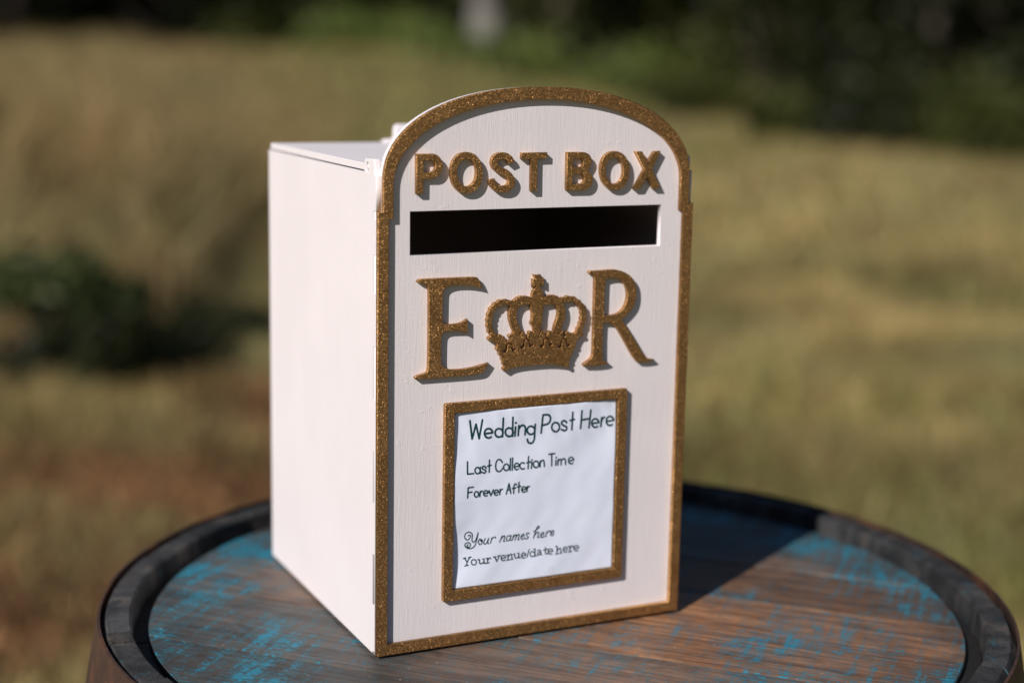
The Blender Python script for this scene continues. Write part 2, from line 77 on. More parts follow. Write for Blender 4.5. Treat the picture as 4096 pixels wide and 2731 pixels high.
 'CROWN': [[(116.59,230.69),(115.71,230.56),(115.61,230.64),(115.63,231.73),(115.18,234.23),(113.87,236.28),(112.95,237.51),(112.74,237.62),(112.88,238.8),(115.54,237.48),(115.65,237.58),(115.51,243.22),(115.4,243.31),(113.13,242.06),(113.05,242.15),(113.59,245.65),(110.98,245.31),(108.35,245.88),(108.24,245.81),(110.1,242.28),(110.07,242.18),(107.76,243.18),(107.9,237.35),(110.26,238.92),(110.48,237.43),(108.15,235.27),(107.56,233.12),(107.28,230.98),(105.38,231.45),(104.33,231.6),(103.89,231.91),(103.45,232.04),(102.82,231.97),(102.37,231.7),(101.82,232.08),(101.28,232.25),(100.63,232.17),(100.09,231.75),(99.44,232.08),(98.79,232.13),(98.14,231.83),(97.72,231.26),(96.96,231.4),(96.32,231.16),(95.98,230.74),(95.87,230.25),(95.05,230.2),(94.51,229.86),(94.31,229.49),(94.21,228.93),(93.66,229.36),(93.01,229.62),(92.26,229.68),(91.51,229.51),(90.53,229.78),(89.75,230.37),(88.9,230.65),(88.05,230.6),(87.3,230.27),(85.8,230.17),(85.05,230.39),(84.3,230.37),(83.58,230.09),(82.88,229.35),(81.77,228.8),(80.81,228.69),(80.18,228.4),(79.66,227.85),(79.4,227.08),(78.51,226.15),(77.77,225.82),(77.27,225.33),(76.97,224.56),(77.03,223.78),(76.57,222.72),(75.98,222.27),(75.6,221.6),(75.55,220.82),(75.8,220.12),(75.64,219.05),(75.13,218.3),(74.98,217.62),(75.1,216.93),(75.5,216.22),(75.53,215.13),(75.17,214.47),(75.13,213.69),(75.39,212.98),(75.88,212.36),(76.17,211.17),(76.02,210.49),(76.09,209.89),(76.47,209.18),(76.89,208.76),(77.43,208.43),(78.03,207.51),(78.0,206.82),(77.15,206.66),(76.54,206.12),(76.33,205.55),(76.38,204.95),(76.77,204.28),(77.41,203.82),(77.95,203.67),(78.49,203.69),(78.91,203.82),(79.33,204.11),(81.83,202.46),(82.73,202.28),(83.21,199.88),(82.67,199.52),(82.34,199.04),(82.22,198.56),(82.32,197.95),(82.56,197.51),(83.0,197.1),(83.54,196.84),(84.19,196.76),(84.27,196.64),(84.5,196.13),(84.13,195.36),(84.23,194.56),(84.78,193.88),(85.67,193.47),(86.18,192.14),(86.01,191.66),(86.1,191.05),(86.46,190.54),(86.95,190.2),(87.15,189.69),(87.27,189.38),(86.92,188.81),(86.93,188.11),(87.34,187.49),(88.04,187.05),(88.28,186.12),(88.28,186.02),(87.77,185.76),(87.45,185.39),(87.28,184.9),(87.31,184.4),(87.47,183.99),(87.81,183.56),(88.22,183.28),(88.76,183.1),(89.3,183.1),(89.73,183.23),(90.37,183.76),(91.98,184.52),(92.95,184.8),(95.55,185.24),(98.81,185.55),(102.52,185.76),(111.52,185.91),(117.71,185.8),(123.38,185.38),(128.42,184.62),(131.12,184.03),(133.29,183.28),(133.85,182.61),(134.65,182.24),(135.55,182.3),(136.19,182.78),(136.41,183.37),(136.32,183.99),(135.97,184.52),(135.39,184.97),(135.68,186.17),(136.33,186.43),(136.72,187.01),(136.7,187.62),(136.24,188.36),(136.6,189.36),(137.12,189.73),(137.37,190.12),(137.45,190.62),(137.32,191.24),(137.77,191.31),(138.21,191.58),(138.43,191.98),(138.48,192.68),(139.1,192.95),(139.53,193.53),(139.54,194.34),(139.33,194.76),(138.95,195.19),(139.11,195.51),(139.78,195.53),(140.34,195.72),(140.89,196.28),(141.03,196.78),(140.98,197.29),(140.79,197.71),(140.4,198.14),(142.52,202.03),(143.15,202.33),(143.63,202.8),(144.54,202.55),(145.32,202.67),(145.88,203.07),(146.14,203.56),(146.14,204.27),(145.82,204.9),(145.24,205.37),(144.54,205.59),(145.11,205.99),(145.45,206.44),(145.65,207.14),(145.53,207.96),(146.06,209.14),(146.69,209.61),(147.06,210.2),(147.18,210.9),(146.96,211.82),(147.27,213.02),(147.88,213.69),(148.11,214.39),(148.04,215.1),(147.67,215.93),(147.69,217.24),(148.07,217.93),(148.14,218.73),(147.9,219.45),(147.28,220.19),(146.79,221.63),(146.86,222.43),(146.71,223.04),(146.27,223.71),(145.23,224.42),(144.18,225.67),(143.91,226.51),(143.39,227.14),(142.66,227.57),(141.76,227.78),(140.29,228.7),(139.55,229.54),(138.67,229.95),(137.88,230.03),(137.11,229.89),(135.31,230.15),(134.52,230.53),(133.63,230.64),(132.74,230.42),(131.98,229.85),(130.76,229.57),(129.98,229.76),(129.31,229.76),(128.21,229.35),(127.65,229.72),(126.87,229.87),(126.57,230.59),(125.95,231.01),(125.29,231.1),(124.74,230.92),(124.28,231.41),(123.72,231.68),(122.95,231.67),(122.41,231.33),(121.85,231.67),(121.29,231.81),(120.63,231.68),(120.1,231.17),(119.54,231.45),(118.99,231.5),(118.41,231.3),(118.01,230.86)],[(108.95,198.83),(108.64,198.35),(107.51,197.76),(106.85,197.71),(106.24,198.0),(105.84,198.63),(105.48,200.05),(105.69,200.64),(105.62,201.84),(105.21,202.31),(104.21,202.92),(103.89,202.89),(103.46,202.56),(102.69,201.72),(102.56,200.33),(102.76,199.72),(102.51,198.24),(102.15,197.6),(101.61,197.32),(100.96,197.3),(99.75,197.61),(99.27,198.05),(99.14,198.66),(99.5,199.22),(100.04,199.39),(100.92,199.15),(101.0,199.24),(101.27,200.12),(101.49,200.4),(101.56,201.39),(101.75,202.08),(102.25,202.76),(103.54,203.76),(103.52,204.86),(103.06,205.73),(101.05,205.71),(100.91,206.12),(101.63,206.19),(102.06,206.37),(102.41,206.72),(102.58,207.21),(102.53,207.71),(102.31,208.12),(101.91,208.49),(101.36,208.71),(100.92,208.74),(100.61,208.62),(100.62,208.32),(98.84,205.65),(98.49,205.59),(98.29,205.78),(98.34,206.07),(99.98,208.66),(99.2,210.69),(97.86,213.45),(97.28,214.97),(96.57,217.48),(96.31,219.97),(96.48,221.35),(97.25,223.67),(97.94,224.82),(99.08,225.75),(100.75,226.37),(103.14,226.59),(104.55,226.46),(106.67,225.85),(106.51,224.27),(107.86,220.23),(107.79,216.26),(106.78,213.63),(108.85,210.72),(109.22,207.91),(109.13,207.81),(108.44,207.75),(110.08,205.96),(110.17,205.75),(109.96,205.48),(109.63,205.56),(108.05,207.3),(107.94,207.48),(107.98,207.68),(108.28,207.86),(107.81,208.4),(107.03,208.73),(106.27,208.67),(105.81,208.41),(105.46,207.93),(105.37,207.34),(105.59,206.73),(105.23,206.45),(104.42,204.91),(104.41,203.81),(105.84,202.92),(106.38,202.39),(106.68,201.67),(106.76,200.57),(107.22,199.64),(107.79,199.88),(108.33,199.81),(108.81,199.44)],[(135.96,227.07),(136.41,226.98),(136.87,226.53),(137.55,226.16),(138.22,226.02),(138.89,226.06),(139.24,225.86),(139.71,225.52),(139.95,224.91),(140.4,224.37),(140.97,223.98),(141.77,223.73),(142.08,223.39),(142.38,222.97),(142.37,222.37),(142.58,221.75),(142.96,221.22),(143.68,220.69),(143.93,219.97),(143.67,219.17),(143.65,218.67),(143.85,217.98),(144.3,217.33),(144.28,216.42),(143.84,215.84),(143.62,215.24),(143.64,214.54),(143.92,213.81),(143.67,212.82),(143.09,212.35),(142.75,211.76),(142.66,211.06),(142.82,210.34),(142.41,209.41),(141.66,208.89),(141.27,208.31),(141.14,207.71),(141.25,207.0),(140.73,205.92),(140.08,205.55),(139.62,205.02),(135.89,205.79),(135.31,206.46),(134.52,206.83),(133.63,206.76),(132.97,206.25),(132.78,205.79),(132.83,205.18),(133.03,204.76),(133.53,204.23),(132.11,203.01),(132.07,202.3),(133.55,201.44),(134.13,200.87),(134.41,200.14),(134.51,199.02),(134.91,198.18),(134.99,198.12),(135.54,198.37),(136.11,198.31),(136.55,197.98),(136.75,197.46),(136.49,196.87),(135.6,196.37),(134.93,196.16),(134.37,196.24),(133.91,196.53),(133.57,197.05),(133.19,198.49),(133.25,198.89),(133.39,199.09),(133.4,199.69),(133.24,200.51),(132.78,200.92),(131.87,201.45),(131.54,201.42),(130.63,200.68),(130.27,200.09),(130.19,198.79),(130.39,198.17),(130.14,196.67),(129.79,196.07),(129.35,195.81),(128.9,195.74),(127.44,196.03),(126.87,196.47),(126.7,197.09),(126.85,197.5),(127.29,197.82),(127.84,197.87),(128.58,197.68),(128.86,198.57),(129.1,198.96),(129.19,200.06),(129.43,200.75),(129.91,201.33),(131.18,202.36),(131.08,203.57),(129.54,205.08),(130.17,205.14),(130.78,205.51),(131.09,206.09),(131.05,206.8),(130.73,207.32),(130.33,207.65),(129.8,207.86),(129.09,207.92),(129.76,210.3),(131.52,214.72),(132.17,217.89),(132.19,220.0),(131.81,222.23),(131.4,223.55),(130.36,225.81),(131.11,226.07),(131.73,226.62),(132.4,226.79),(132.95,226.91),(133.63,226.68),(134.3,226.64),(134.96,226.79),(135.51,227.1)],[(118.15,225.64),(119.68,225.76),(122.22,225.73),(123.22,225.54),(123.78,225.26),(125.14,224.07),(125.93,222.94),(126.46,221.51),(126.75,219.99),(126.74,218.59),(126.3,216.31),(124.66,212.0),(123.77,208.44),(124.07,208.12),(125.36,205.63),(125.36,205.33),(125.2,205.25),(124.92,205.36),(123.69,207.71),(123.48,207.08),(123.37,207.04),(122.59,207.15),(121.91,207.82),(121.47,208.0),(121.02,208.04),(120.36,207.85),(119.96,207.46),(119.79,206.97),(119.88,206.36),(119.5,206.19),(118.79,204.83),(118.81,203.72),(120.27,202.87),(120.9,202.19),(121.12,201.57),(121.21,200.46),(121.6,199.63),(121.68,199.57),(122.34,199.83),(122.9,199.7),(123.35,199.22),(123.37,198.61),(123.05,198.24),(121.84,197.66),(121.18,197.66),(120.61,197.98),(120.24,198.61),(119.91,199.94),(119.92,200.24),(120.1,200.53),(120.08,201.64),(119.95,201.95),(119.51,202.35),(118.61,202.88),(118.28,202.85),(117.38,202.11),(117.02,201.53),(116.94,200.23),(117.14,199.61),(116.91,198.22),(116.64,197.64),(116.21,197.31),(115.66,197.2),(114.11,197.53),(113.77,197.78),(113.54,198.13),(113.48,198.54),(113.57,198.83),(113.85,199.15),(114.28,199.32),(115.34,199.12),(115.62,200.01),(115.86,200.39),(115.95,201.49),(116.19,202.18),(116.73,202.81),(117.9,203.68),(117.89,204.88),(117.0,206.54),(117.13,206.63),(116.92,206.74),(116.93,207.44),(116.73,207.96),(116.17,208.49),(115.48,208.73),(114.8,208.67),(115.14,208.35),(115.15,208.15),(113.22,205.37),(113.04,205.28),(112.82,205.33),(112.64,205.6),(114.58,208.49),(114.47,208.59),(114.33,210.9),(115.25,213.84),(115.4,218.82),(115.99,223.77),(115.83,225.27)],[(85.94,206.3),(85.97,206.83),(85.73,207.34),(85.27,207.73),(84.73,207.89),(84.19,207.84),(83.83,207.65),(83.56,207.35),(83.35,206.83),(82.28,206.75),(82.2,207.36),(81.91,207.97),(81.39,208.49),(80.74,208.88),(80.25,209.64),(80.29,210.23),(80.14,210.83),(79.75,211.45),(79.24,211.87),(79.05,212.57),(79.32,213.24),(79.37,213.83),(79.16,214.53),(78.73,215.15),(78.69,215.93),(79.15,216.7),(79.24,217.38),(79.15,217.87),(78.82,218.58),(78.93,219.26),(79.43,219.72),(79.72,220.3),(79.79,220.98),(79.63,221.58),(79.8,222.06),(79.96,222.34),(80.49,222.62),(80.93,223.08),(81.18,223.65),(81.2,224.34),(81.63,224.8),(82.37,224.94),(82.9,225.2),(83.4,225.69),(83.65,226.27),(84.27,226.6),(84.91,226.48),(85.55,226.54),(86.19,226.81),(86.72,227.27),(87.25,227.31),(88.44,226.77),(89.2,226.75),(89.84,226.93),(90.81,226.68),(91.47,226.13),(92.14,225.82),(91.4,223.59),(91.0,221.64),(90.94,219.77),(91.14,217.89),(91.61,215.79),(92.58,212.86),(94.64,208.48),(94.64,208.38),(93.89,208.23),(93.54,207.95),(95.23,205.98),(95.28,205.76),(95.13,205.57),(94.8,205.59),(93.36,207.22),(92.49,207.37),(91.85,207.28),(91.39,206.99),(91.08,206.52),(91.02,205.93),(91.26,205.32),(91.87,204.78),(91.79,204.58),(92.63,204.44),(91.84,202.9),(91.85,201.81),(93.16,201.04),(93.67,200.6),(94.02,199.98),(94.18,198.58),(94.56,197.76),(94.64,197.69),(95.29,197.95),(95.92,197.77),(96.31,197.25),(96.24,196.65),(95.97,196.38),(94.79,195.81),(94.25,195.78),(93.7,196.03),(93.27,196.65),(92.91,198.06),(92.93,198.36),(93.1,198.65),(93.02,199.95),(92.75,200.28),(92.13,200.7),(91.65,200.97),(91.33,200.94),(90.44,200.21),(90.09,199.64),(90.01,198.35),(90.19,197.74),(89.87,196.07),(89.38,195.52),(88.63,195.36),(87.44,195.61),(87.0,195.83),(86.67,196.28),(86.66,196.88),(86.87,197.2),(87.29,197.43),(87.73,197.45),(88.44,197.26),(88.71,198.14),(88.95,198.52),(89.05,199.6),(89.29,200.28),(89.82,200.91),(90.96,201.76),(90.95,202.96),(90.85,203.15),(90.74,203.09),(90.43,202.66),(87.83,204.54),(88.25,205.11),(88.27,205.8),(87.88,206.36),(87.22,206.65),(86.58,206.57),(86.16,206.26),(86.12,206.13),(86.27,205.82),(85.59,204.08),(85.34,203.9),(85.13,203.96),(84.98,204.12),(84.98,204.32),(85.67,206.06)],[(129.18,206.08),(128.01,204.87),(127.77,204.78),(127.52,204.9),(127.44,205.2),(128.33,206.16),(129.59,207.46),(129.81,207.53),(130.1,207.36),(130.11,207.06)]],
}
TEXT = {
 'T1': [[(65.39,151.34),(67.21,138.98),(69.8,148.68),(72.22,138.75),(74.4,151.14)],[(76.03,141.64),(81.8,141.89),(81.85,142.16),(81.65,142.8),(81.33,143.4),(80.91,143.92),(80.41,144.36),(79.85,144.67),(79.25,144.87),(78.63,144.93),(78.04,144.85),(77.48,144.64),(76.98,144.31),(76.58,143.86),(76.27,143.33),(76.08,142.73),(76.02,142.08),(76.08,141.42),(76.27,140.78),(76.57,140.18),(76.98,139.64),(77.47,139.2),(78.03,138.87),(78.63,138.66),(79.24,138.58),(79.84,138.65),(80.41,138.84),(80.91,139.16)],[(89.34,141.12),(89.25,141.8),(89.02,142.45),(88.64,143.04),(88.15,143.54),(87.57,143.92),(86.94,144.17),(86.27,144.27),(85.63,144.21),(85.02,144.0),(84.5,143.65),(84.09,143.17),(83.8,142.6),(83.66,141.96),(83.67,141.3),(83.84,140.63),(84.14,140.01),(84.58,139.46),(85.11,139.01),(85.72,138.69),(86.38,138.51),(87.04,138.49),(87.67,138.63),(88.24,138.91),(88.71,139.32),(89.06,139.85),(89.28,140.46),(89.34,141.12)],[(89.46,151.01),(89.15,138.49)],[(96.81,140.92),(96.72,141.6),(96.48,142.25),(96.1,142.84),(95.6,143.35),(95.02,143.73),(94.38,143.98),(93.71,144.08),(93.06,144.02),(92.46,143.81),(91.93,143.45),(91.52,142.98),(91.23,142.41),(91.09,141.77),(91.1,141.1),(91.27,140.43),(91.57,139.8),(92.01,139.25),(92.55,138.8),(93.17,138.48),(93.83,138.3),(94.49,138.28),(95.12,138.42),(95.69,138.7),(96.17,139.12),(96.53,139.65),(96.74,140.26),(96.81,140.92)],[(96.48,150.99),(96.49,138.17)],[(98.55,144.35),(98.24,138.13)],[(98.68,147.06),(98.68,147.0)],[(100.9,145.02),(100.61,138.27)],[(100.77,142.42),(101.05,142.83),(101.33,143.26),(101.61,143.7),(101.89,144.1),(102.18,144.45),(102.48,144.71),(102.78,144.88),(103.1,144.99),(103.43,145.05),(103.75,145.05),(104.06,145.0),(104.35,144.89),(104.63,144.75),(104.92,144.56),(105.19,144.33),(105.43,144.02),(105.63,143.63),(105.77,143.14),(105.84,142.53),(105.84,141.79),(105.79,140.96),(105.73,140.09),(105.67,139.23),(105.62,138.4)],[(112.81,140.78),(112.72,141.44),(112.48,142.07),(112.11,142.64),(111.62,143.13),(111.04,143.5),(110.4,143.74),(109.74,143.84),(109.09,143.78),(108.5,143.58),(107.98,143.24),(107.56,142.78),(107.28,142.23),(107.14,141.61),(107.16,140.96),(107.32,140.32),(107.63,139.71),(108.06,139.18),(108.6,138.74),(109.21,138.43),(109.86,138.26),(110.52,138.24),(111.15,138.37),(111.72,138.64),(112.19,139.04),(112.54,139.55),(112.75,140.14),(112.81,140.78)],[(113.03,144.83),(112.79,139.04),(112.79,139.04),(112.77,137.98),(112.77,136.9),(112.74,135.87),(112.64,134.98),(112.45,134.22),(112.19,133.57),(111.89,133.04),(111.55,132.63),(111.16,132.35),(110.71,132.21),(110.25,132.17),(109.79,132.2),(109.34,132.33),(108.86,132.54),(108.43,132.83),(108.07,133.18),(107.83,133.6),(107.67,134.11),(107.54,134.64),(107.39,135.16)],[(118.71,150.74),(117.62,138.49)],[(118.71,150.74),(120.61,150.82),(121.28,150.71),(121.98,150.63),(122.63,150.5),(123.17,150.26),(123.59,149.86),(123.92,149.35),(124.16,148.8),(124.3,148.24),(124.34,147.67),(124.28,147.06),(124.13,146.47),(123.92,145.94),(123.67,145.46),(123.37,145.02),(122.96,144.64),(122.37,144.32),(121.52,144.09),(120.47,143.94),(119.34,143.82),(118.25,143.69)],[(131.32,141.38),(131.22,142.12),(130.97,142.83),(130.58,143.48),(130.06,144.03),(129.46,144.44),(128.8,144.71),(128.11,144.81),(127.44,144.74),(126.82,144.51),(126.29,144.12),(125.86,143.59),(125.57,142.96),(125.43,142.26),(125.45,141.53),(125.63,140.8),(125.95,140.12),(126.4,139.51),(126.96,139.03),(127.6,138.68),(128.28,138.49),(128.96,138.47),(129.61,138.62),(130.2,138.94),(130.68,139.4),(131.04,139.98),(131.26,140.65),(131.32,141.38)],[(136.65,143.97),(136.16,144.5),(135.66,145.04),(135.13,145.39),(134.46,145.47),(133.75,145.37),(133.21,145.14),(132.88,144.76),(132.72,144.25),(132.8,143.71),(133.22,143.15),(133.89,142.55),(134.58,142.04),(135.28,141.68),(136.0,141.4),(136.54,141.04),(136.82,140.51),(136.91,139.9),(136.78,139.38),(136.35,138.96),(135.7,138.63),(135.0,138.54),(134.27,138.78),(133.49,139.26),(132.71,139.73)],[(141.23,150.74),(140.66,138.8)],[(139.19,145.22),(142.53,145.7)],[(148.07,151.23),(147.4,139.04)],[(154.84,151.14),(153.79,138.95)],[(147.87,144.89),(154.24,145.29)],[(155.79,141.67),(161.18,141.92),(161.22,142.18),(161.03,142.78),(160.72,143.34),(160.33,143.83),(159.85,144.24),(159.32,144.53),(158.76,144.71),(158.18,144.77),(157.63,144.69),(157.11,144.49),(156.65,144.18),(156.28,143.76),(156.0,143.26),(155.83,142.69),(155.78,142.09),(155.85,141.47),(156.03,140.87),(156.32,140.3),(156.71,139.8),(157.18,139.39),(157.7,139.07),(158.26,138.88),(158.84,138.81),(159.4,138.87),(159.92,139.06),(160.39,139.36)],[(163.41,145.35),(162.83,139.05)],[(163.25,142.28),(163.33,142.46),(163.41,142.65),(163.49,142.85),(163.56,143.05),(163.64,143.25),(163.71,143.44),(163.79,143.63),(163.87,143.82),(163.96,143.99),(164.04,144.16),(164.14,144.31),(164.23,144.45),(164.34,144.57),(164.44,144.67),(164.56,144.76),(164.67,144.84),(164.79,144.91),(164.92,144.97),(165.04,145.03),(165.16,145.09),(165.29,145.14),(165.41,145.2),(165.53,145.26),(165.65,145.33)],[(167.08,142.16),(172.77,142.44),(172.81,142.72),(172.61,143.37),(172.28,143.98),(171.86,144.51),(171.36,144.95),(170.8,145.27),(170.2,145.47),(169.59,145.52),(169.0,145.44),(168.46,145.22),(167.98,144.88),(167.58,144.42),(167.29,143.88),(167.12,143.26),(167.06,142.61),(167.14,141.94),(167.33,141.28),(167.64,140.67),(168.05,140.13),(168.55,139.68),(169.1,139.34),(169.7,139.14),(170.3,139.06),(170.9,139.13),(171.45,139.33),(171.94,139.66)]],
 'T2': [[(64.09,123.91),(64.21,115.57),(68.67,115.52)],[(73.24,117.08),(73.18,117.58),(73.03,118.06),(72.79,118.5),(72.47,118.87),(72.1,119.16),(71.69,119.34),(71.26,119.41),(70.84,119.37),(70.45,119.21),(70.11,118.95),(69.84,118.59),(69.66,118.17),(69.57,117.7),(69.57,117.2),(69.68,116.71),(69.88,116.25),(70.16,115.84),(70.51,115.51),(70.9,115.27),(71.32,115.14),(71.75,115.13),(72.16,115.23),(72.52,115.44),(72.83,115.75),(73.06,116.14),(73.2,116.59),(73.24,117.08)],[(73.45,119.25),(73.39,115.22)],[(77.71,118.26),(77.23,118.82),(76.76,119.38),(76.27,119.73),(75.69,119.76),(75.11,119.58),(74.74,119.3),(74.7,118.89),(74.87,118.38),(75.19,117.93),(75.72,117.61),(76.39,117.35),(76.93,117.06),(77.29,116.7),(77.53,116.31),(77.57,115.96),(77.32,115.59),(76.87,115.24),(76.35,115.09),(75.78,115.26),(75.13,115.62),(74.49,115.97)],[(79.9,123.53),(79.86,115.32)],[(78.61,119.61),(81.2,119.94)],[(89.36,120.99),(88.96,121.67),(88.55,122.35),(88.08,122.86),(87.48,123.16),(86.82,123.29),(86.21,123.21),(85.69,122.87),(85.23,122.3),(84.88,121.6),(84.65,120.73),(84.52,119.72),(84.5,118.74),(84.59,117.82),(84.79,116.92),(85.1,116.19),(85.57,115.64),(86.15,115.25),(86.74,115.04),(87.32,115.02),(87.91,115.18),(88.41,115.45),(88.77,115.87),(89.04,116.4),(89.31,116.93)],[(94.3,117.19),(94.23,117.71),(94.06,118.21),(93.8,118.66),(93.45,119.05),(93.05,119.35),(92.6,119.54),(92.14,119.61),(91.68,119.57),(91.26,119.41),(90.89,119.14),(90.6,118.77),(90.4,118.34),(90.3,117.85),(90.31,117.33),(90.43,116.82),(90.65,116.34),(90.95,115.92),(91.33,115.57),(91.76,115.33),(92.22,115.19),(92.68,115.17),(93.12,115.28),(93.52,115.49),(93.85,115.81),(94.1,116.22),(94.25,116.68),(94.3,117.19)],[(95.3,123.21),(95.15,115.07)],[(96.86,123.35),(96.72,114.91)],[(98.18,117.13),(101.86,117.3),(101.89,117.49),(101.76,117.94),(101.56,118.36),(101.29,118.73),(100.97,119.03),(100.61,119.26),(100.22,119.39),(99.83,119.44),(99.45,119.38),(99.09,119.24),(98.78,119.0),(98.52,118.69),(98.33,118.31),(98.21,117.89),(98.17,117.44),(98.21,116.97),(98.33,116.52),(98.53,116.1),(98.79,115.72),(99.11,115.41),(99.47,115.18),(99.85,115.03),(100.24,114.98),(100.63,115.02),(100.99,115.16),(101.31,115.38)],[(105.59,118.77),(105.13,119.13),(104.61,119.36),(104.08,119.43),(103.56,119.34),(103.09,119.1),(102.72,118.73),(102.45,118.25),(102.32,117.69),(102.34,117.1),(102.49,116.51),(102.78,115.97),(103.17,115.52),(103.65,115.19),(104.17,115.0),(104.71,114.96),(105.22,115.09),(105.67,115.36)],[(108.61,123.21),(108.48,114.91)],[(107.32,119.01),(110.59,119.39)],[(111.11,119.05),(110.89,114.97)],[(111.2,120.62),(111.2,120.56)],[(116.36,117.07),(116.29,117.59),(116.12,118.09),(115.85,118.55),(115.5,118.94),(115.08,119.24),(114.62,119.43),(114.15,119.51),(113.69,119.47),(113.26,119.3),(112.89,119.03),(112.59,118.66),(112.39,118.22),(112.29,117.73),(112.31,117.21),(112.43,116.69),(112.65,116.21),(112.96,115.78),(113.35,115.43),(113.79,115.18),(114.25,115.05),(114.72,115.03),(115.17,115.13),(115.58,115.35),(115.91,115.67),(116.16,116.08),(116.32,116.55),(116.36,117.06)],[(117.45,119.31),(117.36,115.09)],[(117.42,117.85),(117.58,118.07),(117.74,118.32),(117.9,118.58),(118.06,118.84),(118.22,119.07),(118.39,119.28),(118.55,119.44),(118.72,119.54),(118.9,119.6),(119.09,119.62),(119.28,119.62),(119.48,119.58),(119.67,119.49),(119.84,119.36),(120.0,119.18),(120.13,118.93),(120.24,118.61),(120.32,118.22),(120.38,117.76),(120.43,117.25),(120.47,116.73),(120.51,116.19),(120.56,115.67),(120.61,115.18)],[(125.9,123.5),(126.11,115.23)],[(123.73,123.29),(128.21,123.45)],[(129.23,118.64),(129.19,115.22)],[(129.38,120.51),(129.38,120.45)],[(130.83,118.9),(130.74,115.19)],[(130.86,117.71),(131.01,117.9),(131.15,118.11),(131.29,118.32),(131.43,118.53),(131.57,118.73),(131.71,118.89),(131.85,119.02),(131.99,119.08),(132.13,119.1),(132.29,119.09),(132.45,119.04),(132.61,118.96),(132.76,118.84),(132.9,118.68),(133.01,118.49),(133.1,118.27),(133.16,117.98),(133.2,117.64),(133.21,117.26),(133.21,116.84),(133.2,116.4),(133.19,115.96),(133.19,115.53),(133.19,115.12)],[(133.12,117.79),(133.3,117.97),(133.47,118.17),(133.65,118.38),(133.83,118.58),(134.01,118.77),(134.19,118.93),(134.37,119.05),(134.56,119.13),(134.77,119.17),(134.99,119.19),(135.21,119.18),(135.44,119.14),(135.66,119.07),(135.87,118.95),(136.05,118.78),(136.19,118.56),(136.3,118.26),(136.38,117.89),(136.44,117.47),(136.48,117.0),(136.51,116.51),(136.54,116.02),(136.57,115.54),(136.61,115.08)],[(138.75,117.27),(142.69,117.43),(142.72,117.62),(142.58,118.08),(142.36,118.51),(142.07,118.89),(141.72,119.2),(141.34,119.43),(140.92,119.57),(140.5,119.61),(140.1,119.56),(139.72,119.41),(139.38,119.17),(139.11,118.86),(138.91,118.48),(138.78,118.05),(138.74,117.59),(138.79,117.11),(138.93,116.65),(139.14,116.22),(139.42,115.84),(139.76,115.52),(140.14,115.28),(140.55,115.13),(140.97,115.08),(141.38,115.12),(141.77,115.26),(142.11,115.49)]],
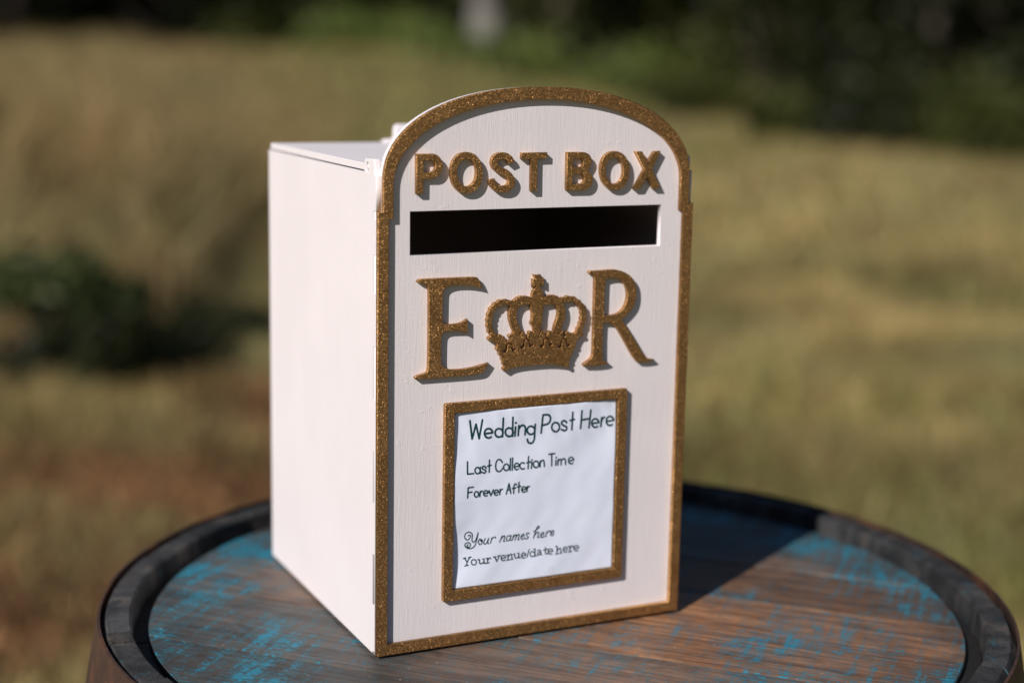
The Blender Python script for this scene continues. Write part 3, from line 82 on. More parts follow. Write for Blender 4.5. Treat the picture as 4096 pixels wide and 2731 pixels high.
 'T3': [[(64.84,106.27),(64.51,99.36)],[(64.84,106.27),(68.51,106.35)],[(64.76,102.98),(67.64,103.08)],[(72.4,101.01),(72.35,101.45),(72.22,101.86),(72.02,102.25),(71.75,102.57),(71.44,102.82),(71.09,102.98),(70.74,103.04),(70.39,103.0),(70.06,102.87),(69.78,102.64),(69.56,102.34),(69.4,101.97),(69.33,101.56),(69.33,101.12),(69.42,100.7),(69.59,100.29),(69.82,99.94),(70.11,99.65),(70.44,99.44),(70.79,99.33),(71.15,99.31),(71.49,99.4),(71.8,99.58),(72.05,99.85),(72.24,100.19),(72.36,100.58),(72.4,101.01)],[(73.59,103.03),(73.35,99.28)],[(73.5,101.47),(73.56,101.58),(73.62,101.68),(73.69,101.8),(73.75,101.91),(73.81,102.02),(73.88,102.13),(73.94,102.24),(74.01,102.34),(74.07,102.44),(74.14,102.53),(74.21,102.6),(74.28,102.67),(74.35,102.72),(74.42,102.77),(74.5,102.8),(74.57,102.82),(74.65,102.84),(74.73,102.85),(74.81,102.86),(74.88,102.87),(74.96,102.88),(75.04,102.89),(75.12,102.9),(75.2,102.92)],[(75.97,101.1),(79.23,101.2),(79.26,101.36),(79.15,101.74),(78.97,102.1),(78.73,102.41),(78.45,102.67),(78.13,102.86),(77.79,102.98),(77.44,103.02),(77.1,102.98),(76.79,102.86),(76.51,102.67),(76.28,102.41),(76.11,102.1),(76.0,101.74),(75.96,101.36),(76.0,100.98),(76.1,100.59),(76.28,100.24),(76.51,99.92),(76.79,99.65),(77.1,99.45),(77.44,99.33),(77.79,99.28),(78.13,99.31),(78.45,99.42),(78.73,99.61)],[(79.95,102.77),(81.38,99.12),(83.05,102.91)],[(83.77,100.74),(86.94,100.85),(86.97,101.01),(86.85,101.39),(86.68,101.75),(86.45,102.06),(86.18,102.32),(85.87,102.51),(85.54,102.63),(85.2,102.67),(84.87,102.63),(84.57,102.51),(84.29,102.31),(84.07,102.05),(83.91,101.74),(83.8,101.38),(83.77,101.0),(83.8,100.61),(83.91,100.23),(84.07,99.87),(84.3,99.55),(84.57,99.29),(84.88,99.09),(85.2,98.96),(85.54,98.91),(85.87,98.95),(86.18,99.06),(86.46,99.25)],[(88.03,102.67),(87.91,99.18)],[(88.0,101.1),(88.07,101.21),(88.14,101.33),(88.21,101.45),(88.28,101.58),(88.34,101.7),(88.41,101.82),(88.48,101.94),(88.55,102.05),(88.63,102.16),(88.7,102.25),(88.77,102.34),(88.84,102.41),(88.92,102.47),(88.99,102.51),(89.07,102.55),(89.15,102.57),(89.23,102.59),(89.3,102.6),(89.38,102.61),(89.46,102.62),(89.54,102.62),(89.62,102.63),(89.7,102.65),(89.77,102.66)],[(92.66,98.96),(94.52,106.08),(96.04,99.07)],[(93.35,101.7),(95.54,101.88)],[(100.19,104.73),(100.0,104.85),(99.8,105.0),(99.6,105.14),(99.4,105.26),(99.22,105.33),(99.05,105.32),(98.89,105.24),(98.74,105.1),(98.59,104.91),(98.46,104.68),(98.35,104.41),(98.26,104.11),(98.2,103.77),(98.16,103.38),(98.14,102.95),(98.13,102.5),(98.13,102.05),(98.12,101.61),(98.11,101.18),(98.11,100.74),(98.11,100.3),(98.11,99.85),(98.11,99.41),(98.11,98.97)],[(97.1,102.48),(99.61,102.62)],[(101.92,106.2),(101.88,99.27)],[(100.86,103.08),(103.25,103.3)],[(104.0,100.76),(107.22,100.88),(107.24,101.04),(107.13,101.42),(106.95,101.78),(106.71,102.1),(106.43,102.36),(106.12,102.55),(105.78,102.67),(105.44,102.71),(105.11,102.67),(104.8,102.55),(104.52,102.35),(104.3,102.09),(104.13,101.77),(104.02,101.41),(103.99,101.03),(104.03,100.63),(104.13,100.25),(104.31,99.89),(104.54,99.57),(104.81,99.3),(105.12,99.1),(105.46,98.97),(105.8,98.92),(106.14,98.95),(106.45,99.07),(106.73,99.26)],[(108.0,102.63),(107.89,99.11)],[(108.04,100.98),(108.1,101.09),(108.17,101.21),(108.23,101.33),(108.3,101.46),(108.36,101.58),(108.43,101.7),(108.49,101.82),(108.56,101.94),(108.62,102.04),(108.69,102.14),(108.76,102.23),(108.83,102.31),(108.91,102.37),(108.98,102.42),(109.06,102.46),(109.14,102.48),(109.21,102.51),(109.29,102.53),(109.38,102.54),(109.46,102.55),(109.54,102.56),(109.62,102.58),(109.7,102.6),(109.78,102.62)]],
 'T4': [[(65.32,73.28),(65.55,73.47),(65.78,73.67),(66.01,73.83),(66.23,73.88),(66.48,73.76),(66.73,73.54),(66.94,73.26),(67.05,72.96),(67.02,72.63),(66.91,72.26),(66.71,71.89),(66.45,71.57),(66.1,71.26),(65.66,70.96),(65.19,70.73),(64.74,70.66),(64.32,70.78),(63.89,71.04),(63.5,71.39),(63.19,71.78),(62.97,72.23),(62.8,72.74),(62.72,73.28),(62.74,73.77),(62.86,74.22),(63.08,74.67),(63.39,75.08),(63.75,75.4),(64.21,75.64),(64.77,75.83),(65.35,75.92),(65.9,75.9),(66.44,75.75),(66.99,75.47),(67.49,75.12),(67.88,74.73),(68.14,74.32),(68.29,73.86),(68.37,73.35),(68.4,72.8),(68.35,72.17),(68.21,71.48),(68.08,70.8),(68.07,70.2),(68.22,69.67),(68.46,69.19),(68.76,68.81),(69.08,68.61),(69.45,68.64),(69.87,68.83),(70.3,69.16),(70.67,69.6),(71.0,70.18),(71.29,70.91),(71.56,71.69),(71.8,72.39),(72.05,73.18),(72.29,74.04),(72.47,74.64),(72.51,74.65),(72.37,73.79),(72.09,72.29),(71.75,70.61),(71.42,69.21),(71.13,68.18),(70.84,67.27),(70.51,66.5),(70.11,65.85),(69.63,65.34),(69.09,64.97),(68.5,64.71),(67.91,64.53),(67.3,64.45),(66.66,64.46),(66.03,64.56),(65.45,64.72),(64.91,64.96),(64.4,65.28),(63.95,65.64),(63.58,66.0),(63.3,66.37),(63.08,66.75),(62.96,67.13),(62.95,67.48),(63.08,67.82),(63.34,68.15),(63.68,68.43),(64.04,68.64),(64.43,68.77),(64.89,68.83),(65.35,68.82),(65.76,68.72),(66.13,68.51),(66.48,68.2),(66.76,67.84),(66.94,67.47),(67.0,67.06),(66.96,66.6),(66.84,66.18),(66.66,65.86),(66.38,65.66),(66.02,65.54),(65.63,65.5),(65.31,65.56),(65.05,65.75),(64.8,66.06),(64.63,66.41),(64.56,66.7),(64.63,66.91),(64.83,67.09),(65.07,67.26),(65.28,67.43)],[(75.53,68.07),(75.44,68.69),(75.22,69.26),(74.88,69.72),(74.47,70.02),(74.02,70.13),(73.58,70.03),(73.21,69.73),(72.95,69.28),(72.81,68.71),(72.82,68.09),(72.97,67.49),(73.26,66.96),(73.64,66.58),(74.08,66.37),(74.52,66.37),(74.93,66.57),(75.26,66.95),(75.46,67.46),(75.53,68.07)],[(74.94,69.67),(74.86,69.61),(74.76,69.54),(74.66,69.48),(74.56,69.42),(74.47,69.36),(74.4,69.29),(74.35,69.23),(74.33,69.16),(74.35,69.07),(74.39,68.97),(74.46,68.86),(74.55,68.75),(74.65,68.66),(74.75,68.57),(74.86,68.52),(74.96,68.49),(75.06,68.51),(75.17,68.55),(75.28,68.62),(75.4,68.71),(75.52,68.81),(75.64,68.91),(75.76,69.0),(75.88,69.09)],[(77.85,70.2),(77.52,69.51),(77.17,68.8),(76.88,68.13),(76.71,67.57),(76.72,67.13),(76.84,66.76),(77.04,66.49),(77.29,66.33),(77.6,66.24),(77.97,66.25),(78.38,66.39),(78.78,66.74),(79.22,67.5),(79.69,68.59),(80.11,69.57),(80.34,70.02),(80.29,69.67),(80.03,68.79),(79.76,67.79),(79.64,67.04),(79.75,66.68),(79.99,66.47),(80.27,66.34),(80.53,66.17)],[(82.58,69.93),(81.65,66.39)],[(82.11,68.34),(82.26,68.53),(82.41,68.74),(82.55,68.95),(82.7,69.16),(82.85,69.36),(83.0,69.54),(83.16,69.71),(83.33,69.84),(83.52,69.95),(83.74,70.04),(83.96,70.12),(84.19,70.18),(84.41,70.22),(84.62,70.25),(84.8,70.25),(84.95,70.24),(85.06,70.2),(85.14,70.13),(85.2,70.04),(85.25,69.93),(85.28,69.81),(85.32,69.69),(85.35,69.58),(85.4,69.47)],[(90.02,70.22),(88.4,66.28)],[(89.25,68.07),(89.65,68.59),(90.06,69.15),(90.47,69.65),(90.84,70.01),(91.21,70.21),(91.58,70.3),(91.89,70.28),(92.09,70.15),(92.15,69.88),(92.1,69.46),(91.99,68.99),(91.87,68.52),(91.72,68.03),(91.5,67.49),(91.33,67.0),(91.28,66.64),(91.42,66.46),(91.69,66.42),(92.0,66.42),(92.29,66.4)],[(96.52,69.45),(96.0,69.74),(95.49,70.02),(94.99,70.1),(94.46,69.86),(93.94,69.42),(93.56,68.91),(93.37,68.33),(93.32,67.68),(93.41,67.15),(93.69,66.76),(94.11,66.49),(94.56,66.42),(95.01,66.64),(95.49,67.06),(95.92,67.62),(96.34,68.52),(96.71,69.55),(96.88,70.0),(96.68,69.35),(96.27,68.12),(96.06,67.13),(96.23,66.74),(96.59,66.58),(96.96,66.43)],[(98.84,70.06),(97.52,66.36)],[(98.19,67.94),(98.38,68.2),(98.57,68.47),(98.76,68.75),(98.95,69.03),(99.14,69.29),(99.33,69.52),(99.5,69.71),(99.66,69.84),(99.83,69.93),(100.0,69.99),(100.17,70.02),(100.33,70.01),(100.47,69.97),(100.58,69.88),(100.65,69.74),(100.68,69.54),(100.66,69.28),(100.58,68.95),(100.47,68.55),(100.33,68.12),(100.18,67.67),(100.02,67.2),(99.87,66.75),(99.74,66.33)],[(100.21,67.94),(100.48,68.3),(100.77,68.7),(101.05,69.1),(101.32,69.46),(101.58,69.75),(101.81,69.94),(102.04,70.04),(102.27,70.06),(102.48,70.01),(102.66,69.9),(102.78,69.72),(102.84,69.47),(102.79,69.09),(102.64,68.57),(102.44,67.98),(102.24,67.4),(102.08,66.89),(102.01,66.53),(102.05,66.34),(102.15,66.26),(102.3,66.26),(102.46,66.29),(102.63,66.33),(102.78,66.32)],[(104.27,67.93),(105.01,68.06),(105.76,68.19),(106.29,68.4),(106.52,68.78),(106.53,69.25),(106.39,69.58),(106.06,69.73),(105.57,69.76),(105.12,69.61),(104.72,69.21),(104.36,68.63),(104.14,68.06),(104.1,67.53),(104.2,67.0),(104.42,66.6),(104.82,66.38),(105.35,66.29),(105.83,66.31),(106.19,66.48),(106.51,66.75),(106.83,67.03)],[(110.34,69.59),(110.04,69.79),(109.75,70.02),(109.46,70.2),(109.18,70.26),(108.88,70.18),(108.56,70.0),(108.3,69.75),(108.18,69.49),(108.22,69.2),(108.4,68.87),(108.63,68.53),(108.84,68.22),(109.05,67.94),(109.29,67.68),(109.48,67.43),(109.57,67.18),(109.51,66.89),(109.37,66.59),(109.15,66.34),(108.89,66.19),(108.56,66.18),(108.17,66.28),(107.75,66.43),(107.35,66.55)],[(113.64,70.51),(114.01,70.72),(114.38,70.94),(114.76,71.15),(115.13,71.37),(115.49,71.58),(115.85,71.8),(116.22,72.02),(116.62,72.25),(117.01,72.49),(117.36,72.71),(117.63,72.93),(117.8,73.12),(117.85,73.32),(117.79,73.52),(117.66,73.71),(117.48,73.87),(117.3,73.98),(117.14,74.04),(116.99,74.04),(116.84,74.01),(116.67,73.93),(116.5,73.8),(116.32,73.6),(116.13,73.32),(115.94,72.94),(115.75,72.47),(115.55,71.93),(115.34,71.34),(115.14,70.73),(114.93,70.12),(114.72,69.5),(114.5,68.84),(114.28,68.16),(114.06,67.47),(113.83,66.78),(113.61,66.1)],[(114.53,68.02),(114.96,68.49),(115.4,68.99),(115.82,69.44),(116.22,69.73),(116.61,69.85),(117.0,69.86),(117.32,69.74),(117.51,69.52),(117.51,69.12),(117.38,68.56),(117.19,67.98),(117.04,67.48),(116.91,67.08),(116.76,66.72),(116.66,66.42),(116.69,66.21),(116.89,66.11),(117.23,66.11),(117.61,66.15),(117.97,66.17)],[(119.16,67.47),(119.89,67.61),(120.62,67.75),(121.14,67.95),(121.36,68.3),(121.37,68.71),(121.24,69.01),(120.95,69.19),(120.51,69.26),(120.08,69.15),(119.68,68.78),(119.28,68.22),(119.03,67.66),(118.97,67.11),(119.05,66.56),(119.26,66.14),(119.62,65.92),(120.09,65.84),(120.55,65.86),(120.94,66.03),(121.32,66.3),(121.69,66.57)],[(123.74,69.5),(122.74,65.9)],[(123.21,67.7),(123.38,67.92),(123.55,68.14),(123.72,68.38),(123.9,68.6),(124.07,68.82),(124.24,69.02),(124.41,69.2),(124.59,69.34),(124.77,69.45),(124.96,69.53),(125.16,69.6),(125.35,69.64),(125.54,69.66),(125.72,69.67),(125.87,69.67),(126.0,69.65),(126.1,69.62),(126.17,69.56),(126.23,69.48),(126.26,69.39),(126.3,69.29),(126.33,69.19),(126.36,69.09),(126.4,69.01)],[(126.82,67.76),(127.54,67.89),(128.25,68.03),(128.75,68.25),(128.93,68.64),(128.89,69.11),(128.72,69.45),(128.41,69.6),(127.97,69.62),(127.56,69.47),(127.16,69.1),(126.79,68.57),(126.56,68.03),(126.53,67.45),(126.64,66.86),(126.86,66.43),(127.23,66.24),(127.72,66.21),(128.16,66.28),(128.48,66.46),(128.76,66.73),(129.04,67.01)]],
 'T5': [[(62.89,58.4),(64.84,55.34),(66.77,58.5)],[(64.84,55.34),(64.38,53.04)],[(61.97,58.29),(63.81,58.46)],[(65.72,58.34),(67.69,58.57)],[(63.16,52.9),(65.74,53.1)],[(71.59,54.42),(71.54,54.86),(71.38,55.29),(71.14,55.69),(70.82,56.03),(70.44,56.3),(70.03,56.48),(69.6,56.56),(69.17,56.53),(68.78,56.41),(68.44,56.19),(68.16,55.89),(67.98,55.53),(67.88,55.11),(67.89,54.67),(67.99,54.23),(68.19,53.82),(68.48,53.45),(68.83,53.14),(69.22,52.91),(69.65,52.78),(70.08,52.75),(70.49,52.83),(70.86,53.0),(71.17,53.26),(71.41,53.59),(71.55,53.99),(71.59,54.42)],[(72.56,56.01),(73.74,56.1),(73.81,55.68),(73.81,55.37),(73.81,55.05),(73.8,54.73),(73.81,54.42),(73.83,54.14),(73.9,53.89),(73.99,53.67),(74.11,53.47),(74.26,53.29),(74.42,53.14),(74.6,53.03),(74.78,52.95),(74.98,52.92),(75.21,52.93),(75.46,52.97),(75.7,53.05),(75.93,53.14),(76.14,53.25),(76.33,53.39),(76.5,53.56),(76.66,53.76),(76.81,53.97),(76.96,54.17),(77.12,54.37)],[(76.1,55.98),(77.09,56.09),(77.27,52.87),(78.39,52.91)],[(78.59,56.14),(79.83,56.22),(79.64,52.81)],[(78.64,52.7),(81.01,52.93)],[(79.74,54.45),(79.86,54.64),(79.98,54.83),(80.1,55.04),(80.22,55.23),(80.34,55.42),(80.46,55.6),(80.59,55.75),(80.71,55.87),(80.84,55.96),(80.97,56.03),(81.11,56.08),(81.25,56.11),(81.38,56.13),(81.51,56.13),(81.62,56.12),(81.7,56.1),(81.77,56.06),(81.82,56.0),(81.86,55.93),(81.88,55.84),(81.9,55.75),(81.92,55.65),(81.94,55.56),(81.97,55.47)],[(84.95,56.52),(86.52,53.12),(88.27,56.82)],[(83.95,56.41),(85.82,56.59)],[(87.2,56.77),(89.21,57.0)],[(89.69,54.87),(93.14,54.88),(93.17,55.04),(93.05,55.42),(92.86,55.78),(92.61,56.09),(92.31,56.36),(91.97,56.56),(91.61,56.68),(91.24,56.73),(90.89,56.7),(90.55,56.59),(90.26,56.41),(90.01,56.16),(89.83,55.85),(89.72,55.51),(89.68,55.13),(89.72,54.75),(89.83,54.37),(90.01,54.01),(90.26,53.69),(90.55,53.42),(90.89,53.21),(91.25,53.07),(91.61,53.01),(91.97,53.04),(92.31,53.14),(92.61,53.32)],[(93.81,56.48),(94.88,56.64),(94.82,53.14)],[(93.88,52.96),(95.9,53.06)],[(94.91,55.09),(95.1,55.31),(95.29,55.55),(95.49,55.8),(95.68,56.05),(95.87,56.27),(96.06,56.48),(96.23,56.64),(96.39,56.75),(96.55,56.83),(96.7,56.88),(96.84,56.9),(96.98,56.9),(97.1,56.85),(97.22,56.77),(97.32,56.63),(97.41,56.45),(97.48,56.2),(97.54,55.87),(97.58,55.5),(97.61,55.08),(97.64,54.65),(97.67,54.2),(97.69,53.77),(97.73,53.37)],[(96.85,53.18),(98.62,53.32)],[(98.67,56.59),(99.75,56.69),(99.82,56.45),(99.84,56.11),(99.84,55.77),(99.85,55.42),(99.86,55.09),(99.91,54.78),(99.98,54.52),(100.11,54.28),(100.26,54.07),(100.44,53.88),(100.63,53.72),(100.83,53.61),(101.02,53.55),(101.22,53.55),(101.43,53.6),(101.64,53.7),(101.85,53.83),(102.05,53.97),(102.21,54.12),(102.35,54.28),(102.46,54.47),(102.56,54.67),(102.64,54.88),(102.73,55.09),(102.82,55.3)],[(101.84,56.79),(102.79,56.91),(103.05,53.48),(104.07,53.53)],[(104.81,54.77),(108.05,54.8),(108.08,54.96),(107.97,55.35),(107.79,55.7),(107.55,56.02),(107.27,56.28),(106.95,56.48),(106.61,56.6),(106.27,56.65),(105.93,56.62),(105.62,56.5),(105.34,56.32),(105.11,56.06),(104.94,55.75),(104.84,55.4),(104.8,55.02),(104.84,54.64),(104.95,54.26),(105.12,53.9),(105.35,53.57),(105.63,53.31),(105.94,53.1),(106.28,52.97),(106.63,52.91),(106.97,52.94),(107.28,53.04),(107.56,53.22)],[(110.59,58.51),(108.92,53.34)],[(114.84,54.69),(114.79,55.12),(114.64,55.53),(114.41,55.9),(114.11,56.23),(113.76,56.48),(113.37,56.65),(112.97,56.72),(112.57,56.7),(112.2,56.58),(111.89,56.37),(111.64,56.08),(111.46,55.73),(111.38,55.34),(111.39,54.92),(111.49,54.5),(111.68,54.1),(111.95,53.75),(112.27,53.46),(112.65,53.25),(113.05,53.12),(113.45,53.1),(113.83,53.17),(114.18,53.33),(114.46,53.58),(114.68,53.9),(114.81,54.28),(114.84,54.69)],[(113.8,58.18),(115.08,58.32),(115.07,53.11),(116.23,53.2)],[(116.85,56.54),(116.99,56.64),(117.12,56.75),(117.25,56.87),(117.39,56.98),(117.52,57.09),(117.65,57.17),(117.79,57.23),(117.93,57.25),(118.08,57.24),(118.24,57.19),(118.4,57.13),(118.57,57.04),(118.73,56.93),(118.88,56.82),(119.0,56.69),(119.1,56.57),(119.18,56.43),(119.23,56.28),(119.26,56.11),(119.28,55.93),(119.29,55.75),(119.3,55.57),(119.31,55.39),(119.33,55.22),(119.36,53.89),(120.21,53.61)],[(119.32,55.46),(119.02,55.45),(118.71,55.46),(118.39,55.47),(118.09,55.46),(117.82,55.44),(117.59,55.37),(117.4,55.27),(117.23,55.12),(117.09,54.96),(116.98,54.78),(116.92,54.6),(116.9,54.44),(116.95,54.27),(117.05,54.07),(117.19,53.88),(117.36,53.72),(117.56,53.6),(117.76,53.55),(117.98,53.59),(118.24,53.7),(118.51,53.85),(118.79,54.04),(119.08,54.22),(119.35,54.37)],[(122.8,58.33),(122.81,57.96),(122.82,57.58),(122.82,57.19),(122.83,56.82),(122.84,56.45),(122.86,56.1),(122.86,55.76),(122.86,55.43),(122.86,55.1),(122.87,54.79),(122.9,54.52),(122.97,54.28),(123.06,54.09),(123.19,53.92),(123.34,53.79),(123.5,53.68),(123.66,53.61),(123.82,53.58),(123.98,53.59),(124.15,53.65),(124.32,53.74),(124.5,53.85),(124.67,53.96),(124.85,54.05)],[(121.55,56.69),(124.58,56.97)],[(125.02,55.01),(128.44,55.03),(128.47,55.2),(128.35,55.58),(128.16,55.94),(127.91,56.26),(127.61,56.53),(127.27,56.73),(126.91,56.85),(126.55,56.9),(126.19,56.87),(125.86,56.76),(125.57,56.57),(125.33,56.32),(125.15,56.0),(125.04,55.65),(125.01,55.27),(125.05,54.88),(125.16,54.5),(125.35,54.13),(125.59,53.81),(125.89,53.53),(126.22,53.33),(126.58,53.19),(126.94,53.13),(127.3,53.16),(127.63,53.26),(127.93,53.44)],[(130.58,58.04),(131.81,58.2),(131.62,52.85)],[(130.72,52.66),(132.8,52.82)],[(131.77,54.7),(131.95,54.92),(132.14,55.15),(132.33,55.4),(132.51,55.64),(132.7,55.86),(132.88,56.06),(133.06,56.22),(133.22,56.33),(133.39,56.4),(133.56,56.45),(133.72,56.47),(133.88,56.45),(134.04,56.4),(134.18,56.31),(134.3,56.18),(134.4,56.01),(134.49,55.77),(134.55,55.47),(134.59,55.11),(134.63,54.73),(134.65,54.32),(134.68,53.9),(134.71,53.5),(134.74,53.12)],[(133.77,52.88),(135.59,53.08)],[(136.39,55.06),(139.72,55.09),(139.74,55.24),(139.63,55.62),(139.44,55.97),(139.2,56.28),(138.9,56.54),(138.58,56.73),(138.23,56.86),(137.87,56.9),(137.53,56.87),(137.21,56.76),(136.93,56.58),(136.69,56.33),(136.52,56.03),(136.41,55.68),(136.38,55.31),(136.42,54.93),(136.53,54.56),(136.71,54.21),(136.95,53.89),(137.24,53.63),(137.56,53.42),(137.91,53.29),(138.26,53.24),(138.61,53.26),(138.93,53.36),(139.22,53.54)],[(140.39,56.97),(141.5,57.07),(141.61,53.18)],[(140.63,52.94),(142.92,53.14)],[(141.62,55.0),(141.73,55.21),(141.83,55.43),(141.94,55.65),(142.04,55.87),(142.15,56.09),(142.26,56.28),(142.37,56.45),(142.5,56.59),(142.63,56.69),(142.79,56.77),(142.95,56.83),(143.11,56.87),(143.28,56.89),(143.43,56.9),(143.56,56.89),(143.67,56.87),(143.75,56.83),(143.81,56.76),(143.86,56.67),(143.89,56.57),(143.92,56.47),(143.95,56.36),(143.98,56.25),(144.02,56.16)],[(144.71,55.0),(148.45,54.99),(148.48,55.15),(148.35,55.54),(148.14,55.91),(147.86,56.23),(147.53,56.5),(147.17,56.71),(146.78,56.84),(146.38,56.89),(145.99,56.86),(145.63,56.75),(145.31,56.57),(145.05,56.31),(144.86,56.0),(144.74,55.65),(144.7,55.26),(144.75,54.87),(144.87,54.48),(145.07,54.11),(145.34,53.78),(145.66,53.5),(146.02,53.29),(146.41,53.15),(146.81,53.09),(147.2,53.11),(147.57,53.21),(147.89,53.39)]],
}
rng = np.random.default_rng(11)
random.seed(5)

# ------------------------------------------------------------------ helpers
def link(o, parent=None):
    COL.objects.link(o)
    if parent is not None:
        o.parent = parent
    return o

def tag(o, label=None, cat=None, group=None, kind=None):
    for k, v in (("label", label), ("category", cat), ("group", group), ("kind", kind)):
        if v:
            o[k] = v
    return o

def empty(name, loc, rz=0.0):
    o = bpy.data.objects.new(name, None)
    o.location = loc
    o.rotation_euler = (0, 0, rz)
    o.empty_display_size = 0.05
    return link(o)

def mesh_obj(name, verts, faces, mat, parent=None, smooth=False):
    me = bpy.data.meshes.new(name)
    me.from_pydata([tuple(v) for v in verts], [], faces)
    bm = bmesh.new(); bm.from_mesh(me)
    bmesh.ops.recalc_face_normals(bm, faces=bm.faces)
    bm.to_mesh(me); bm.free()
    me.materials.append(mat)
    if smooth:
        me.shade_smooth()
    return link(bpy.data.objects.new(name, me), parent)

def tri_soup(name, V, F, mat, parent=None):
    """big leaf or blade mesh straight from numpy arrays (F: n x k)"""
    me = bpy.data.meshes.new(name)
    n, k = F.shape
    me.vertices.add(len(V)); me.vertices.foreach_set("co", V.astype(np.float32).ravel())
    me.loops.add(n * k); me.loops.foreach_set("vertex_index", F.astype(np.int32).ravel())
    me.polygons.add(n)
    me.polygons.foreach_set("loop_start", (np.arange(n) * k).astype(np.int32))
    me.update(calc_edges=True)
    me.materials.append(mat)
    return link(bpy.data.objects.new(name, me), parent)

def plate(name, loops, y0, y1, mat, parent, bev=0.0003):
    """a flat sawn piece in the xz plane: closed loops in mm (even-odd holes), front at y0, back at y1 (m)"""
    cu = bpy.data.curves.new(name, 'CURVE')
    cu.dimensions = '2D'
    cu.fill_mode = 'BOTH'
    cu.extrude = (y1 - y0) / 2 - bev
    cu.bevel_depth = bev
    cu.bevel_resolution = 1
    cu.offset = -bev
    for lp in loops:
        s = cu.splines.new('POLY')
        s.points.add(len(lp) - 1)
        for p_, q in zip(s.points, lp):
            p_.co = (q[0] / 1000, q[1] / 1000, 0, 1)
        s.use_cyclic_u = True
    tmp = bpy.data.objects.new("tmp", cu)
    COL.objects.link(tmp)
    bpy.context.view_layer.update()
    me = bpy.data.meshes.new_from_object(tmp.evaluated_get(bpy.context.evaluated_depsgraph_get()))
    bpy.data.objects.remove(tmp)
    bpy.data.curves.remove(cu)
    # local (x, y, z) -> (x, mid - z, y): +z of the curve faces the viewer (-y)
    mid = (y0 + y1) / 2
    me.transform(Matrix(((1, 0, 0, 0), (0, 0, -1, mid), (0, 1, 0, 0), (0, 0, 0, 1))))
    me.name = name
    me.materials.clear()
    me.materials.append(mat)
    return link(bpy.data.objects.new(name, me), parent)

def box(name, x0, x1, y0, y1, z0, z1, mat, parent, bev=0.0004):
    bm = bmesh.new()
    bmesh.ops.create_cube(bm, size=1.0)
    for v in bm.verts:
        v.co = ((x0 + x1) / 2 + v.co.x * (x1 - x0), (y0 + y1) / 2 + v.co.y * (y1 - y0), (z0 + z1) / 2 + v.co.z * (z1 - z0))
    if bev:
        bmesh.ops.bevel(bm, geom=bm.edges[:], offset=bev, segments=2, affect='EDGES', profile=0.6)
    me = bpy.data.meshes.new(name)
    bm.to_mesh(me); bm.free()
    me.materials.append(mat)
    return link(bpy.data.objects.new(name, me), parent)

# ------------------------------------------------------------------ materials
class Mat:
    def __init__(s, name):
        s.m = bpy.data.materials.new(name)
        s.m.use_nodes = True
        s.nt = s.m.node_tree
        s.b = s.nt.nodes["Principled BSDF"]
        s.out = s.nt.nodes["Material Output"]
    def n(s, t, **kw):
        x = s.nt.nodes.new("ShaderNode" + t)
        for k, v in kw.items():
            if hasattr(x, k):
                setattr(x, k, v)
            else:
                s.set(x.inputs[k], v)
        return x
    def set(s, sock, v):
        if isinstance(v, bpy.types.NodeSocket):
            s.nt.links.new(v, sock)
        else:
            if isinstance(v, tuple) and len(v) == 3 and sock.type == 'RGBA':
                v = (*v, 1)
            sock.default_value = v
    def p(s, **kw):
        for k, v in kw.items():
            s.set(s.b.inputs[k.replace("_", " ")], v)
        return s
    def coord(s, kind="Object", scale=(1, 1, 1), rot=(0, 0, 0), loc=(0, 0, 0)):
        tc = s.n("TexCoord")
        mp = s.n("Mapping")
        s.set(mp.inputs[0], tc.outputs[kind])
        mp.inputs[1].default_value = loc
        mp.inputs[2].default_value = rot
        mp.inputs[3].default_value = scale
        return mp.outputs[0]
    def noise(s, vec, scale, detail=3.0, rough=0.5, dist=0.0):
        x = s.n("TexNoise")
        s.set(x.inputs["Vector"], vec); x.inputs["Scale"].default_value = scale
        x.inputs["Detail"].default_value = detail; x.inputs["Roughness"].default_value = rough
        x.inputs["Distortion"].default_value = dist
        return x.outputs["Fac"]
    def ramp(s, fac, stops, interp='LINEAR'):
        x = s.n("ValToRGB")
        x.color_ramp.interpolation = interp
        e = x.color_ramp.elements
        while len(e) < len(stops):
            e.new(0.5)
        for el, (pos, c) in zip(e, stops):
            el.position = pos
            el.color = (*c, 1) if isinstance(c, tuple) else (c, c, c, 1)
        s.set(x.inputs[0], fac)
        return x.outputs[0]
    def math(s, op, a, b=0.0, c=0.0, clamp=False):
        x = s.n("Math"); x.operation = op; x.use_clamp = clamp
        s.set(x.inputs[0], a); s.set(x.inputs[1], b)
        if op in ('MULTIPLY_ADD', 'SMOOTH_MIN'):
            s.set(x.inputs[2], c)
        return x.outputs[0]
    def step(s, v, lo, hi):
        x = s.n("MapRange"); x.interpolation_type = 'SMOOTHSTEP'
        s.set(x.inputs[0], v); s.set(x.inputs[1], lo); s.set(x.inputs[2], hi)
        return x.outputs[0]
    def mix(s, fac, a, b, mode='MIX'):
        x = s.n("Mix"); x.data_type = 'RGBA'; x.blend_type = mode
        s.set(x.inputs[0], fac); s.set(x.inputs[6], a); s.set(x.inputs[7], b)
        return x.outputs[2]
    def bump(s, h, strength=0.3, dist=0.001, normal=None):
        x = s.n("Bump")
        x.inputs["Strength"].default_value = strength; x.inputs["Distance"].default_value = dist
        s.set(x.inputs["Height"], h)
        if normal is not None:
            s.set(x.inputs["Normal"], normal)
        return x.outputs[0]

